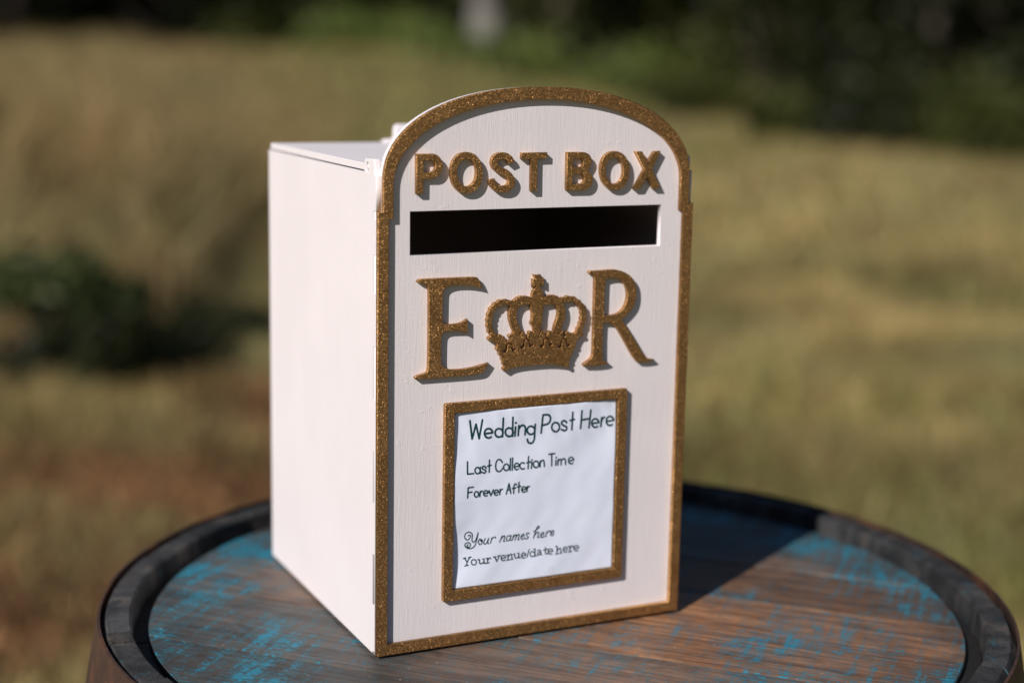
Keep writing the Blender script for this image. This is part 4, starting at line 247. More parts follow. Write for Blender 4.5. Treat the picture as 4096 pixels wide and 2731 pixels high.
def painted_wood(name, col, strokes=1.0):
    M = Mat(name)
    v = M.coord(scale=(1, 1, 0.07))
    v1 = M.coord()
    n1 = M.noise(v, 900, 3, 0.6)
    n2 = M.noise(v, 260, 2, 0.5)
    n3 = M.noise(v1, 1300, 2, 0.5)
    big = M.noise(v1, 14, 3, 0.5)
    blot = M.ramp(M.noise(M.coord(loc=(3, 1, 2)), 170, 1, 0.4), [(0.70, 0.0), (0.76, 1.0)])
    h = M.math('ADD', M.math('ADD', M.math('MULTIPLY', n1, 0.55), M.math('MULTIPLY', n2, 0.28)), M.math('ADD', M.math('MULTIPLY', n3, 0.18), M.math('MULTIPLY', blot, 0.25)))
    streak = M.noise(M.coord(scale=(1, 1, 0.12), loc=(1, 2, 3)), 60, 3, 0.55)
    c = M.mix(M.step(big, 0.3, 0.75), tuple(x * 0.955 for x in col), col)
    c = M.mix(M.math('MULTIPLY', M.step(streak, 0.45, 0.75), 0.35), c, tuple(x * 0.93 for x in col))
    mark = M.math('MULTIPLY', M.step(M.noise(M.coord(loc=(5, 9, 1)), 33, 4, 0.7), 0.66, 0.74), 0.22)
    c = M.mix(mark, c, (0.56, 0.50, 0.47))
    M.p(Base_Color=c, Roughness=M.math('MULTIPLY_ADD', n2, 0.2, 0.42), Normal=M.bump(h, 0.42 * strokes, 0.0006))
    M.b.inputs["Specular IOR Level"].default_value = 0.35
    return M.m

M_WHITE = painted_wood("blush_white_paint", (0.795, 0.758, 0.785))
M_SIDE = painted_wood("blush_white_paint_smooth", (0.795, 0.758, 0.785), 0.75)

def gold():
    M = Mat("gold_glitter_paint")
    v = M.coord()
    geo = M.n("NewGeometry")
    vor = M.n("TexVoronoi"); M.set(vor.inputs["Vector"], v); vor.inputs["Scale"].default_value = 2600
    rnd = vor.outputs["Color"]
    sep = M.n("SeparateColor"); M.set(sep.inputs[0], rnd)
    big = M.noise(v, 60, 3, 0.6)
    mid = M.noise(v, 380, 2, 0.6)
    base = M.mix(M.step(big, 0.3, 0.72), (0.345, 0.186, 0.070), (0.44, 0.246, 0.096))
    base = M.mix(M.step(mid, 0.35, 0.7), base, M.mix(1.0, base, (1.25, 1.22, 1.18), 'MULTIPLY'))
    # flakes of several tints
    tint = M.ramp(sep.outputs[1], [(0.0, (0.86, 0.62, 0.28)), (0.35, (0.66, 0.42, 0.20)), (0.6, (0.95, 0.84, 0.52)), (0.8, (0.74, 0.40, 0.24)), (0.93, (0.55, 0.70, 0.40))], 'CONSTANT')
    spk = M.step(sep.outputs[0], 0.86, 0.98)
    col = M.mix(M.math('MULTIPLY', spk, 0.55), base, tint)
    dk = M.step(sep.outputs[2], 0.66, 0.95)
    col = M.mix(M.math('MULTIPLY', dk, 0.32), col, (0.10, 0.052, 0.018))
    # flake normals
    sub = M.n("VectorMath"); sub.operation = 'SUBTRACT'; M.set(sub.inputs[0], rnd); sub.inputs[1].default_value = (0.5, 0.5, 0.5)
    scl = M.n("VectorMath"); scl.operation = 'SCALE'; M.set(scl.inputs[0], sub.outputs[0]); scl.inputs[3].default_value = 0.85
    add = M.n("VectorMath"); add.operation = 'ADD'; M.set(add.inputs[0], geo.outputs["Normal"]); M.set(add.inputs[1], scl.outputs[0])
    nor = M.n("VectorMath"); nor.operation = 'NORMALIZE'; M.set(nor.inputs[0], add.outputs[0])
    M.p(Base_Color=col, Metallic=0.88, Roughness=M.math('MULTIPLY_ADD', spk, -0.22, 0.50), Normal=nor.outputs[0])
    return M.m
M_GOLD = gold()

M = Mat("bare_board_lining"); M.p(Base_Color=(0.40, 0.34, 0.31), Roughness=0.9); M_BLACK = M.m
M = Mat("notice_paper")
pv = M.coord()
M.p(Base_Color=M.mix(M.noise(pv, 45, 3, 0.5), (0.745, 0.815, 0.98), (0.785, 0.85, 0.99)), Roughness=0.75)
M.b.inputs["Specular IOR Level"].default_value = 0.25
st = M.n("TexCoord")
dist = M.n("VectorMath"); dist.operation = 'DISTANCE'; M.set(dist.inputs[0], st.outputs["Object"]); dist.inputs[1].default_value = (0.1265, 0.002, 0.0425)
stain = M.math('MULTIPLY', M.step(dist.outputs["Value"], 0.0035, 0.0006), M.step(M.noise(pv, 700, 2, 0.5), 0.4, 0.7))
M.p(Base_Color=M.mix(M.math('MULTIPLY', stain, 0.6), M.b.inputs["Base Color"].links[0].from_socket, (0.30, 0.24, 0.17)))
M_PAPER = M.m
M = Mat("dark_green_ink"); M.p(Base_Color=(0.001, 0.042, 0.048), Roughness=0.6); M_INK = M.m

def barrel_board():
    M = Mat("weathered_barrel_head")
    oi = M.n("ObjectInfo")
    tc = M.n("TexCoord")
    shift = M.n("CombineXYZ"); M.set(shift.inputs[0], M.math('MULTIPLY', oi.outputs["Random"], 7.0)); M.set(shift.inputs[2], M.math('MULTIPLY', oi.outputs["Random"], 3.0))
    addv = M.n("VectorMath"); addv.operation = 'ADD'; M.set(addv.inputs[0], tc.outputs["Object"]); M.set(addv.inputs[1], shift.outputs[0])
    obj = tc.outputs["Object"]
    bc = M.n('SeparateColor'); M.set(bc.inputs[0], oi.outputs['Color'])      # each board's own tone (r) and greyness (g)
    def mp(vec, scale, rz=0.0):
        x = M.n("Mapping"); M.set(x.inputs[0], vec); x.inputs[3].default_value = scale; x.inputs[2].default_value = (0, 0, rz); return x.outputs[0]
    g1 = M.noise(mp(addv.outputs[0], (8, 150, 20)), 1.0, 6, 0.66, 0.8)
    g2 = M.noise(mp(addv.outputs[0], (14, 520, 60)), 1.0, 4, 0.6, 0.3)
    big = M.noise(obj, 7.5, 3, 0.55)
    wood = M.ramp(g1, [(0.20, (0.085, 0.043, 0.025)), (0.45, (0.185, 0.096, 0.053)), (0.60, (0.265, 0.145, 0.081)), (0.85, (0.37, 0.225, 0.132))])
    fine = M.ramp(g2, [(0.28, (0.50, 0.46, 0.44)), (0.55, (1.0, 1.0, 1.0)), (0.8, (1.16, 1.13, 1.1))])
    wood = M.mix(1.0, wood, fine, 'MULTIPLY')
    mot = M.noise(mp(addv.outputs[0], (1, 1.6, 1)), 38, 5, 0.7, 0.5)
    mot = M.ramp(mot, [(0.30, (0.52, 0.50, 0.50)), (0.50, (1.0, 1.0, 1.0)), (0.72, (1.30, 1.22, 1.15))])
    wood = M.mix(0.85, wood, M.mix(1.0, wood, mot, 'MULTIPLY'))
    # grey weathering: stronger towards one side of the head and the rim
    sepv = M.n("SeparateXYZ"); M.set(sepv.inputs[0], obj)
    rad = M.n("VectorMath"); rad.operation = 'LENGTH'; M.set(rad.inputs[0], obj)
    # distance from the worn brown middle, object space (u along the grain, v across)
    dd = M.n("VectorMath"); dd.operation = 'DISTANCE'; M.set(dd.inputs[0], mp(obj, (1, 1, 0))); dd.inputs[1].default_value = (0.135, -0.02, 0)
    grey = M.math('ADD', M.step(dd.outputs["Value"], 0.11, 0.26), M.math('ADD', M.math('MULTIPLY_ADD', big, 2.2, -1.12), bc.outputs[1]), clamp=True)
    gcol = M.ramp(g1, [(0.25, (0.036, 0.034, 0.033)), (0.6, (0.098, 0.090, 0.083)), (0.85, (0.165, 0.150, 0.138))])
    gcol = M.mix(1.0, gcol, fine, 'MULTIPLY')
    gcol = M.mix(0.85, gcol, M.mix(1.0, gcol, mot, 'MULTIPLY'))
    c = M.mix(M.math('MULTIPLY', grey, 0.9), wood, gcol)
    pv_ = M.n('HueSaturation'); M.set(pv_.inputs['Color'], c); M.set(pv_.inputs['Value'], bc.outputs[0]); M.set(pv_.inputs['Saturation'], M.math('MULTIPLY_ADD', oi.outputs['Random'], 0.3, 0.8)); c = pv_.outputs[0]
    # soot dark towards the rim
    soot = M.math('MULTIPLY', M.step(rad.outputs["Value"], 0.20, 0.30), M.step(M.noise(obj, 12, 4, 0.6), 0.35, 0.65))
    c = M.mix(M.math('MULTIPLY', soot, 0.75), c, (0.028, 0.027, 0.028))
    # teal paint left in patches, broken up by saw marks across the grain and by the grain itself
    patch = M.noise(mp(obj, (1.0, 1.25, 1)), 9.0, 5, 0.68, 0.3)
    saw = M.noise(mp(addv.outputs[0], (190, 16, 10), R(14)), 1.0, 2, 0.5)
    fl = M.noise(mp(addv.outputs[0], (95, 560, 60)), 1.0, 3, 0.65)
    fl2 = M.noise(mp(addv.outputs[0], (300, 1000, 60)), 1.0, 2, 0.6)
    val = M.math('ADD', M.math('MULTIPLY', M.step(patch, 0.36, 0.70), 0.21), M.math('ADD', M.math('MULTIPLY', saw, 0.40), M.math('ADD', M.math('MULTIPLY', fl, 0.46), M.math('MULTIPLY', fl2, 0.64))))
    val = M.math('ADD', val, M.math('MULTIPLY', M.step(rad.outputs["Value"], 0.12, 0.26), 0.06))
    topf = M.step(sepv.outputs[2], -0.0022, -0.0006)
    pm = M.math('MULTIPLY', M.step(val, 0.945, 1.02), topf)
    teal = M.mix(M.noise(obj, 60, 2, 0.5), (0.006, 0.15, 0.24), (0.015, 0.27, 0.40))
    # thin worn wash of paint around the solid flecks
    wash = M.math('MULTIPLY', M.math('MULTIPLY', M.step(val, 0.78, 0.97), topf), 0.52)
    c = M.mix(wash, c, (0.016, 0.105, 0.14))
    c = M.mix(M.math('MULTIPLY', pm, 0.84), c, teal)
    c = M.mix(M.math('SUBTRACT', 1.0, topf), c, (0.020, 0.019, 0.019))     # groove's shade painted near-black on the bevel round the head
    # small pale scuffs
    sc = M.step(M.noise(mp(addv.outputs[0], (300, 300, 300)), 1.0, 1, 0.3), 0.785, 0.80)
    c = M.mix(M.math('MULTIPLY', sc, 0.4), c, (0.45, 0.42, 0.38))
    h = M.math('ADD', M.math('MULTIPLY', g2, 0.6), M.math('ADD', M.math('MULTIPLY', g1, 0.4), M.math('MULTIPLY', saw, 0.25)))
    M.p(Base_Color=c, Roughness=M.math('MULTIPLY_ADD', g2, 0.25, 0.42), Normal=M.bump(h, 0.6, 0.0012))
    M.b.inputs["Specular IOR Level"].default_value = 0.4
    return M.m
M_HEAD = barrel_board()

def stave_mat():
    M = Mat("tarred_stave_wood")
    v = M.coord()
    oi = M.n("ObjectInfo")
    n1 = M.noise(v, 38, 4, 0.6)
    n2 = M.noise(v, 420, 3, 0.6)
    base = M.mix(M.step(n1, 0.35, 0.7), (0.018, 0.020, 0.023), (0.058, 0.058, 0.060))
    wear = M.math('MULTIPLY', M.step(M.noise(M.coord(scale=(1, 1, 0.5), loc=(2, 0, 4)), 22, 5, 0.7), 0.50, 0.68), 0.75)
    base = M.mix(wear, base, (0.125, 0.108, 0.094))
    pores = M.step(M.noise(v, 700, 2, 0.6), 0.56, 0.70)
    base = M.mix(M.math('MULTIPLY', pores, 0.55), base, (0.012, 0.012, 0.013))
    scr = M.step(M.noise(M.coord(scale=(1, 0.08, 1), rot=(0, 0, 0.7)), 240, 2, 0.5), 0.70, 0.78)
    base = M.mix(M.math('MULTIPLY', scr, 0.4), base, (0.20, 0.18, 0.165))
    base = M.mix(M.math('MULTIPLY', M.step(M.noise(v, 80, 4, 0.65), 0.60, 0.70), 0.55), base, (0.012, 0.11, 0.15))
    hs = M.n("HueSaturation"); M.set(hs.inputs["Color"], base); M.set(hs.inputs["Value"], M.math('MULTIPLY_ADD', oi.outputs["Random"], 0.7, 0.65))
    M.p(Base_Color=hs.outputs[0], Roughness=0.8, Normal=M.bump(M.math('ADD', n2, M.math('MULTIPLY', n1, 1.6)), 0.9, 0.0016))
    M.b.inputs['Specular IOR Level'].default_value = 0.28
    return M.m
M_STAVE = stave_mat()

def hoop_mat():
    M = Mat("rusty_hoop_steel")
    v = M.coord()
    n1 = M.noise(v, 26, 5, 0.65)
    n2 = M.noise(v, 300, 3, 0.6)
    c = M.ramp(n1, [(0.3, (0.036, 0.026, 0.023)), (0.5, (0.070, 0.040, 0.030)), (0.66, (0.155, 0.066, 0.036)), (0.8, (0.085, 0.058, 0.048))])
    M.p(Base_Color=c, Metallic=0.35, Roughness=M.math('MULTIPLY_ADD', n1, 0.3, 0.45), Normal=M.bump(n2, 0.35, 0.0006))
    return M.m
M_HOOP = hoop_mat()

def foliage(name, cols, rough=0.55, trans=0.25, patch=0.9, lo=(0.7, 0.72, 0.68), hi=(1.2, 1.16, 1.1), green=None):
    """leaf or blade material: each leaf takes its tint from its own random value"""
    M = Mat(name)
    g = M.n("NewGeometry")
    c = M.ramp(g.outputs["Random Per Island"], [(i / max(1, len(cols) - 1), c_) for i, c_ in enumerate(cols)])
    v = M.coord("Object")
    c = M.mix(M.step(M.noise(v, patch, 4, 0.62), 0.34, 0.66), M.mix(1.0, c, lo, 'MULTIPLY'), M.mix(1.0, c, hi, 'MULTIPLY'))
    if green:
        c = M.mix(M.math('MULTIPLY', M.step(M.noise(M.coord("Object", loc=(7, 3, 0)), patch * 0.55, 4, 0.6), 0.47, 0.66), 0.62), c, green)
    M.p(Base_Color=c, Roughness=rough)
    M.b.inputs["Specular IOR Level"].default_value = 0.3
    tr = M.n("BsdfTranslucent"); M.set(tr.inputs[0], c)
    mx = M.n("MixShader"); mx.inputs[0].default_value = trans
    M.set(mx.inputs[1], M.b.outputs[0]); M.set(mx.inputs[2], tr.outputs[0])
    M.set(M.out.inputs[0], mx.outputs[0])
    return M.m

M = Mat("meadow_soil")
gv = M.coord()
n1 = M.noise(gv, 0.55, 4, 0.6); n2 = M.noise(gv, 3.0, 5, 0.65); n3 = M.noise(gv, 0.11, 3, 0.5)
c = M.ramp(n2, [(0.28, (0.060, 0.042, 0.020)), (0.45, (0.150, 0.108, 0.048)), (0.6, (0.235, 0.180, 0.085)), (0.78, (0.30, 0.225, 0.11))])
c = M.mix(M.step(n1, 0.42, 0.72), c, (0.165, 0.17, 0.075))
c = M.mix(M.math('MULTIPLY', M.step(n3, 0.5, 0.7), 0.5), c, (0.10, 0.14, 0.035))
M.p(Base_Color=c, Roughness=0.95, Normal=M.bump(n2, 0.6, 0.06))
M_SOIL = M.m
M = Mat("bark")
bv = M.coord(scale=(1, 1, 0.25))
M.p(Base_Color=M.ramp(M.noise(bv, 14, 4, 0.6), [(0.3, (0.030, 0.024, 0.018)), (0.7, (0.085, 0.068, 0.052))]), Roughness=0.9)
M_BARK = M.m
M = Mat("pale_bark")
bv = M.coord(scale=(1, 1, 2.5))
M.p(Base_Color=M.ramp(M.noise(bv, 6, 4, 0.6), [(0.3, (0.10, 0.09, 0.08)), (0.5, (0.22, 0.205, 0.19)), (0.8, (0.28, 0.265, 0.25))]), Roughness=0.85)
M_PALE = M.m

# ------------------------------------------------------------------ view frame on the ground (used to lay out the meadow)
FH = Vector((fwd.x, fwd.y, 0)).normalized()
RH = Vector((FH.y, -FH.x, 0))
def polar(az, d, z=0.0):
    a = R(az)
    p_ = Vector((CAM.x, CAM.y, 0)) + FH * (d * math.cos(a)) + RH * (d * math.sin(a))
    return Vector((p_.x, p_.y, z))
def polar_np(az, d):
    a = np.radians(az)
    x = CAM.x + FH.x * d * np.cos(a) + RH.x * d * np.sin(a)
    y = CAM.y + FH.y * d * np.cos(a) + RH.y * d * np.sin(a)
    return x, y
def sstep(t):
    t = np.clip(t, 0, 1)
    return t * t * (3 - 2 * t)
def ground_z(x, y):
    """gentle bumps near by; the meadow climbs towards the wood on the left"""
    rx, ry = x - CAM.x, y - CAM.y
    f_, r_ = rx * FH.x + ry * FH.y, rx * RH.x + ry * RH.y
    d_ = np.hypot(rx, ry)
    az_ = np.degrees(np.arctan2(r_, f_))
    rise = 1.42 * sstep((d_ - 11) / 26) * sstep((7 - az_) / 11) * sstep((az_ + 120) / 60)
    return 0.05 * np.sin(x * 0.55 + 0.7) * np.cos(y * 0.43) + 0.03 * np.sin(x * 1.3 - y * 0.9) - 0.03 + rise
def on_ground(az_, d_, dz=-0.05):
    p_ = polar(az_, d_)
    return Vector((p_.x, p_.y, float(ground_z(p_.x, p_.y)) + dz))

# ------------------------------------------------------------------ the meadow
def build_ground():
    n = 260
    t = np.linspace(-1, 1, n)
    ax = np.sign(t) * (np.abs(t) ** 2.6) * 600
    X, Y = np.meshgrid(ax, ax)
    Z = ground_z(X, Y)
    V = np.c_[X.ravel(), Y.ravel(), Z.ravel()]
    i = np.arange(n * n).reshape(n, n)
    F = np.c_[i[:-1, :-1].ravel(), i[:-1, 1:].ravel(), i[1:, 1:].ravel(), i[1:, :-1].ravel()]
    o = tri_soup("meadow_ground", V, F, M_SOIL)
    o.data.shade_smooth()
    tag(o, kind="structure")
build_ground()

def blades(name, x, y, h, w, lean, mat, parent=None, z=None):
    """bent grass blades: 2 quads tapering to a point (5 verts, quad + triangle as two faces of one island)"""
    n = len(x)
    a = rng.uniform(0, 2 * np.pi, n)
    b = rng.uniform(0, 2 * np.pi, n)
    dx, dy = np.cos(a) * w / 2, np.sin(a) * w / 2
    lx, ly = np.cos(b) * lean * h, np.sin(b) * lean * h
    z0 = ground_z(x, y) - 0.01 if z is None else z
    V = np.empty((n, 5, 3))
    V[:, 0] = np.c_[x - dx, y - dy, z0]
    V[:, 1] = np.c_[x + dx, y + dy, z0]
    V[:, 2] = np.c_[x + dx * 0.8 + lx * 0.3, y + dy * 0.8 + ly * 0.3, z0 + h * 0.6]
    V[:, 3] = np.c_[x - dx * 0.8 + lx * 0.3, y - dy * 0.8 + ly * 0.3, z0 + h * 0.6]
    V[:, 4] = np.c_[x + lx, y + ly, z0 + h * np.sqrt(np.clip(1 - 0.5 * lean ** 2, 0.2, 1))]
    k = np.arange(n)[:, None] * 5
    T = np.concatenate([k + np.array([[0, 1, 2]]), k + np.array([[0, 2, 3]]), k + np.array([[3, 2, 4]])])
    return tri_soup(name, V.reshape(-1, 3), T, mat, parent)

def scatter(n, az0, az1, d0, d1, power=1.0):
    az = rng.uniform(az0, az1, n)
    d = d0 + (d1 - d0) * rng.uniform(0, 1, n) ** power
    return az, d

M_STRAW = foliage("dry_grass_blades", [(0.16, 0.110, 0.045), (0.32, 0.235, 0.105), (0.20, 0.158, 0.060), (0.42, 0.330, 0.165), (0.14, 0.135, 0.044), (0.28, 0.185, 0.095)], 0.6, 0.2, 1.15, (0.60, 0.62, 0.55), (1.75, 1.75, 1.62), (0.27, 0.29, 0.13))
M_GREEN = foliage("green_grass_blades", [(0.125, 0.145, 0.040), (0.19, 0.20, 0.062), (0.25, 0.235, 0.085), (0.15, 0.175, 0.050)], 0.55, 0.25, 0.5, (0.7, 0.72, 0.66), (1.3, 1.25, 1.15))
M_WEED = foliage("tall_weed_stems", [(0.19, 0.130, 0.060), (0.31, 0.225, 0.115), (0.23, 0.185, 0.075), (0.40, 0.295, 0.165), (0.17, 0.165, 0.062), (0.27, 0.165, 0.095)], 0.6, 0.3, 1.0, (0.70, 0.66, 0.60), (1.7, 1.65, 1.55), (0.25, 0.24, 0.11))

az, d = scatter(95000, -24, 24, 2.6, 11, 1.15)
x, y = polar_np(az, d)
keep = np.hypot(x - 0.158, y - 0.0545) > 0.42
x, y, d = x[keep], y[keep], d[keep]
cl = np.sin(x * 2.1 + 1.3 * np.sin(y * 1.7)) * np.cos(y * 2.6 + x)
h = rng.uniform(0.05, 0.17, len(x)) * (1.0 + 0.55 * cl)
o = blades("dry_grass", x, y, h, rng.uniform(0.004, 0.010, len(x)), rng.uniform(0.2, 1.1, len(x)), M_STRAW)
tag(o, "short dry straw-coloured grass over the meadow around the barrel", "grass", kind="stuff")
az, d = scatter(70000, -22, 24, 9, 60, 1.5)
x, y = polar_np(az, d)
o = blades("far_dry_grass", x, y, rng.uniform(0.08, 0.24, len(x)), rng.uniform(0.012, 0.03, len(x)), rng.uniform(0.2, 1.0, len(x)), M_STRAW)
tag(o, "pale dry grass on the far meadow below the dark trees", "grass", kind="stuff")
# green tufts
az, d = scatter(46000, -22, 24, 3.0, 60, 1.3)
x, y = polar_np(az, d)
cl = np.sin(x * 0.9 + 2.0) * np.cos(y * 0.7 + 0.4 * x)
far = (az > -10) & (az < 5) & (d > 12)
keep = (cl > 0.25) | far
x, y, d = x[keep], y[keep], d[keep]
o = blades("green_grass", x, y, rng.uniform(0.07, 0.2, len(x)) * (1 + d / 50), 0.008 + d * 0.0010, rng.uniform(0.2, 0.9, len(x)), M_GREEN)
tag(o, "green grass growing in patches through the dry meadow", "grass", kind="stuff")

# dead brown litter on the ground in front of the weeds
M_DEAD = foliage("dead_leaf_litter", [(0.17, 0.085, 0.040), (0.27, 0.145, 0.070), (0.12, 0.075, 0.035), (0.34, 0.19, 0.095), (0.20, 0.12, 0.05)], 0.65, 0.2, 1.6, (0.5, 0.48, 0.45), (1.5, 1.4, 1.3))
az, d = scatter(30000, -24, -3.5, 2.8, 8.2, 1.0)
x, y = polar_np(az, d)
cl = np.sin(x * 2.3 + 0.6) * np.cos(y * 1.9 + 0.5 * x)
keep = cl > -0.25
x, y = x[keep], y[keep]
o = blades("leaf_litter", x, y, rng.uniform(0.05, 0.16, len(x)), rng.uniform(0.006, 0.016, len(x)), rng.uniform(0.5, 1.3, len(x)), M_DEAD)
tag(o, "brown dead stalks and leaf litter on the ground at the left", "litter", kind="stuff")

# tall dry weeds on the left: a bank that reads as one mass
n = 40000
az, d = scatter(n, -27, -1.0, 7.4, 30, 1.25)
edge = 7.6 + np.clip(az + 11.0, 0, 10) * 1.9 + 0.45 * np.sin(az * 1.1)
keep = (d > edge) & (rng.uniform(0, 1, len(az)) < np.clip((-4.0 - az) / 9.0, 0, 1))
az, d, edge = az[keep], d[keep], edge[keep]
x, y = polar_np(az, d)
cl = np.sin(x * 1.4 + 1.1 * np.sin(y * 1.2)) * np.cos(y * 1.1)
h = rng.uniform(0.55, 1.45, len(x)) * (0.92 + 0.2 * cl)
h *= np.clip(1.15 - np.clip(az + 14, 0, 12) * 0.085, 0.25, 1.2) * np.clip(1.5 - d / 22, 0.35, 1) * np.clip(0.30 + (d - edge) / 3.2, 0.3, 1)
o = blades("tall_dry_weeds", x, y, h, rng.uniform(0.008, 0.022, len(x)) * (0.7 + d * 0.035), rng.uniform(0.1, 0.95, len(x)), M_WEED)
tag(o, "bank of tall brown dry weeds at the left behind the barrel", "weeds", kind="stuff")

# ------------------------------------------------------------------ shrubs and trees
def leaves(name, pts, size, mat, parent, flat=0.0):
    """one small folded leaf (two triangles) per point, random orientation"""
    n = len(pts)
    a = rng.normal(size=(n, 3)); a /= np.linalg.norm(a, axis=1)[:, None]
    b = rng.normal(size=(n, 3)); b -= (b * a).sum(1)[:, None] * a; b /= np.linalg.norm(b, axis=1)[:, None]
    c = np.cross(a, b)
    s = (size * rng.uniform(0.6, 1.35, n))[:, None]
    V = np.empty((n, 4, 3))
    V[:, 0] = pts - a * s * 0.6
    V[:, 1] = pts + b * s * 0.28 + c * s * 0.10
    V[:, 2] = pts + a * s * 0.6
    V[:, 3] = pts - b * s * 0.28 + c * s * 0.10
    k = np.arange(n)[:, None] * 4
    T = np.concatenate([k + np.array([[0, 1, 2]]), k + np.array([[0, 2, 3]])])
    return tri_soup(name, V.reshape(-1, 3), T, mat, parent)

def clumps(n, nc, rx, ry, z0, z1, spread):
    """points in nc clumps filling an ellipsoid between z0 and z1"""
    u = rng.normal(size=(nc, 3)); u /= np.linalg.norm(u, axis=1)[:, None]
    u *= (rng.uniform(0.25, 1.0, nc) ** 0.45)[:, None]
    c = np.c_[u[:, 0] * rx, u[:, 1] * ry, (z0 + z1) / 2 + u[:, 2] * (z1 - z0) / 2]
    i = rng.integers(0, nc, n)
    p_ = c[i] + rng.normal(size=(n, 3)) * spread * rng.uniform(0.5, 1.2, nc)[i][:, None]
    p_[:, 2] = np.maximum(p_[:, 2], 0.02)
    return p_

def limb_mesh(segs, nside=7):
    V, F = [], []
    for (p0, p1, r0, r1) in segs:
        p0, p1 = Vector(p0), Vector(p1)
        ax = (p1 - p0).normalized()
        q = ax.to_track_quat('Z', 'Y')
        k = len(V)
        for p_, r_ in ((p0, r0), (p1, r1)):
            for j in range(nside):
                a = 2 * math.pi * j / nside
                V.append(p_ + q @ Vector((math.cos(a) * r_, math.sin(a) * r_, 0)))
        for j in range(nside):
            F.append((k + j, k + (j + 1) % nside, k + nside + (j + 1) % nside, k + nside + j))
        F.append(tuple(k + j for j in range(nside))[::-1]); F.append(tuple(k + nside + j for j in range(nside)))
    return V, F

def shrub(name, loc, rx, ry, h, n, leaf, mat, label, cat="shrub", group=None, z0=0.0, spread=0.12, nc=28):
    r = empty(name, loc)
    leaves("foliage", clumps(n, nc, rx, ry, z0, h, spread), leaf, mat, r)
    segs = []
    for k in range(9):
        a = random.uniform(0, 6.28); rr = random.uniform(0.3, 0.8)
        segs.append(((0.04 * math.cos(a), 0.04 * math.sin(a), -0.05), (rx * rr * math.cos(a), ry * rr * math.sin(a), h * random.uniform(0.5, 0.85)), 0.012 + 0.01 * h, 0.004))
    V, F = limb_mesh(segs, 5)
    mesh_obj("stem", V, F, M_BARK, r)
    return tag(r, label, cat, group)

def tree(name, loc, h, rx, trunk_r, n, leaf, mat, label, bark=None, crown_z=0.25, group="trees beyond the meadow", spread=0.35, nc=60, lean=0.0):
    r = empty(name, loc)
    segs = []
    pts = [Vector((lean * t * h * 0.3 + 0.06 * math.sin(3 * t), 0.05 * math.cos(2.4 * t), t * h * 0.85 - 0.1)) for t in np.linspace(0, 1, 7)]
    for i in range(6):
        segs.append((pts[i], pts[i + 1], trunk_r * (1 - i / 7), trunk_r * (1 - (i + 1) / 7)))
    for k in range(12):
        t = random.uniform(crown_z, 0.8); i = int(t * 6)
        a = random.uniform(0, 6.28); L = rx * random.uniform(0.5, 0.9)
        b0 = pts[i]; b1 = b0 + Vector((math.cos(a) * L, math.sin(a) * L, L * random.uniform(0.15, 0.6)))
        segs.append((b0, b1, trunk_r * 0.35, trunk_r * 0.08))
    V, F = limb_mesh(segs, 8)
    mesh_obj("trunk", V, F, bark or M_BARK, r, True)
    leaves("crown", clumps(n, nc, rx, rx, crown_z * h, h, spread), leaf, mat, r)
    return tag(r, label, "tree", group)

M_LDARK = foliage("shade_dark_leaves", [(0.008, 0.012, 0.004), (0.016, 0.024, 0.006), (0.026, 0.033, 0.008), (0.012, 0.014, 0.006)], 0.55, 0.12)  # the wood's shade is put into this near-black leaf colour
M_LMID = foliage("olive_leaves", [(0.035, 0.050, 0.010), (0.06, 0.075, 0.014), (0.085, 0.088, 0.018), (0.028, 0.040, 0.010)], 0.5, 0.25)
M_LGREEN = foliage("sunny_green_leaves", [(0.09, 0.145, 0.030), (0.15, 0.20, 0.045), (0.115, 0.165, 0.04), (0.19, 0.215, 0.07)], 0.5, 0.3)
M_LSHRUB = foliage("left_shrub_leaves", [(0.045, 0.066, 0.022), (0.085, 0.115, 0.042), (0.030, 0.042, 0.014), (0.14, 0.175, 0.065)], 0.45, 0.2)

shrub("leafy_shrub", on_ground(-15.3, 6.55, -0.02), 0.36, 0.16, 0.46, 800, 0.10, M_LSHRUB, "low green leafy shrub in front of the tall dry weeds", z0=0.28, spread=0.05, nc=9)
for az_, d_, rx_, h_, lb in ((-17.2, 6.20, 0.55, 0.32, "low dark leaf clump standing in for shade at the left edge below the green shrub"), (-13.3, 6.50, 0.42, 0.15, "low dark leaf clump standing in for shade right of the green shrub at the foot of the weeds"), (-10.5, 7.3, 0.28, 0.13, "smallest dark leaf clump standing in for shade at the foot of the weeds beside the box")):
    shrub("shade_clump", on_ground(az_, d_, -0.03), rx_, 0.30, h_, 3000, 0.055, M_LDARK, lb, group="dark leaf clumps standing in for shade along the weed bank", spread=0.055, nc=30)  # near-black leaves placed where the foot of the bank lies in shade
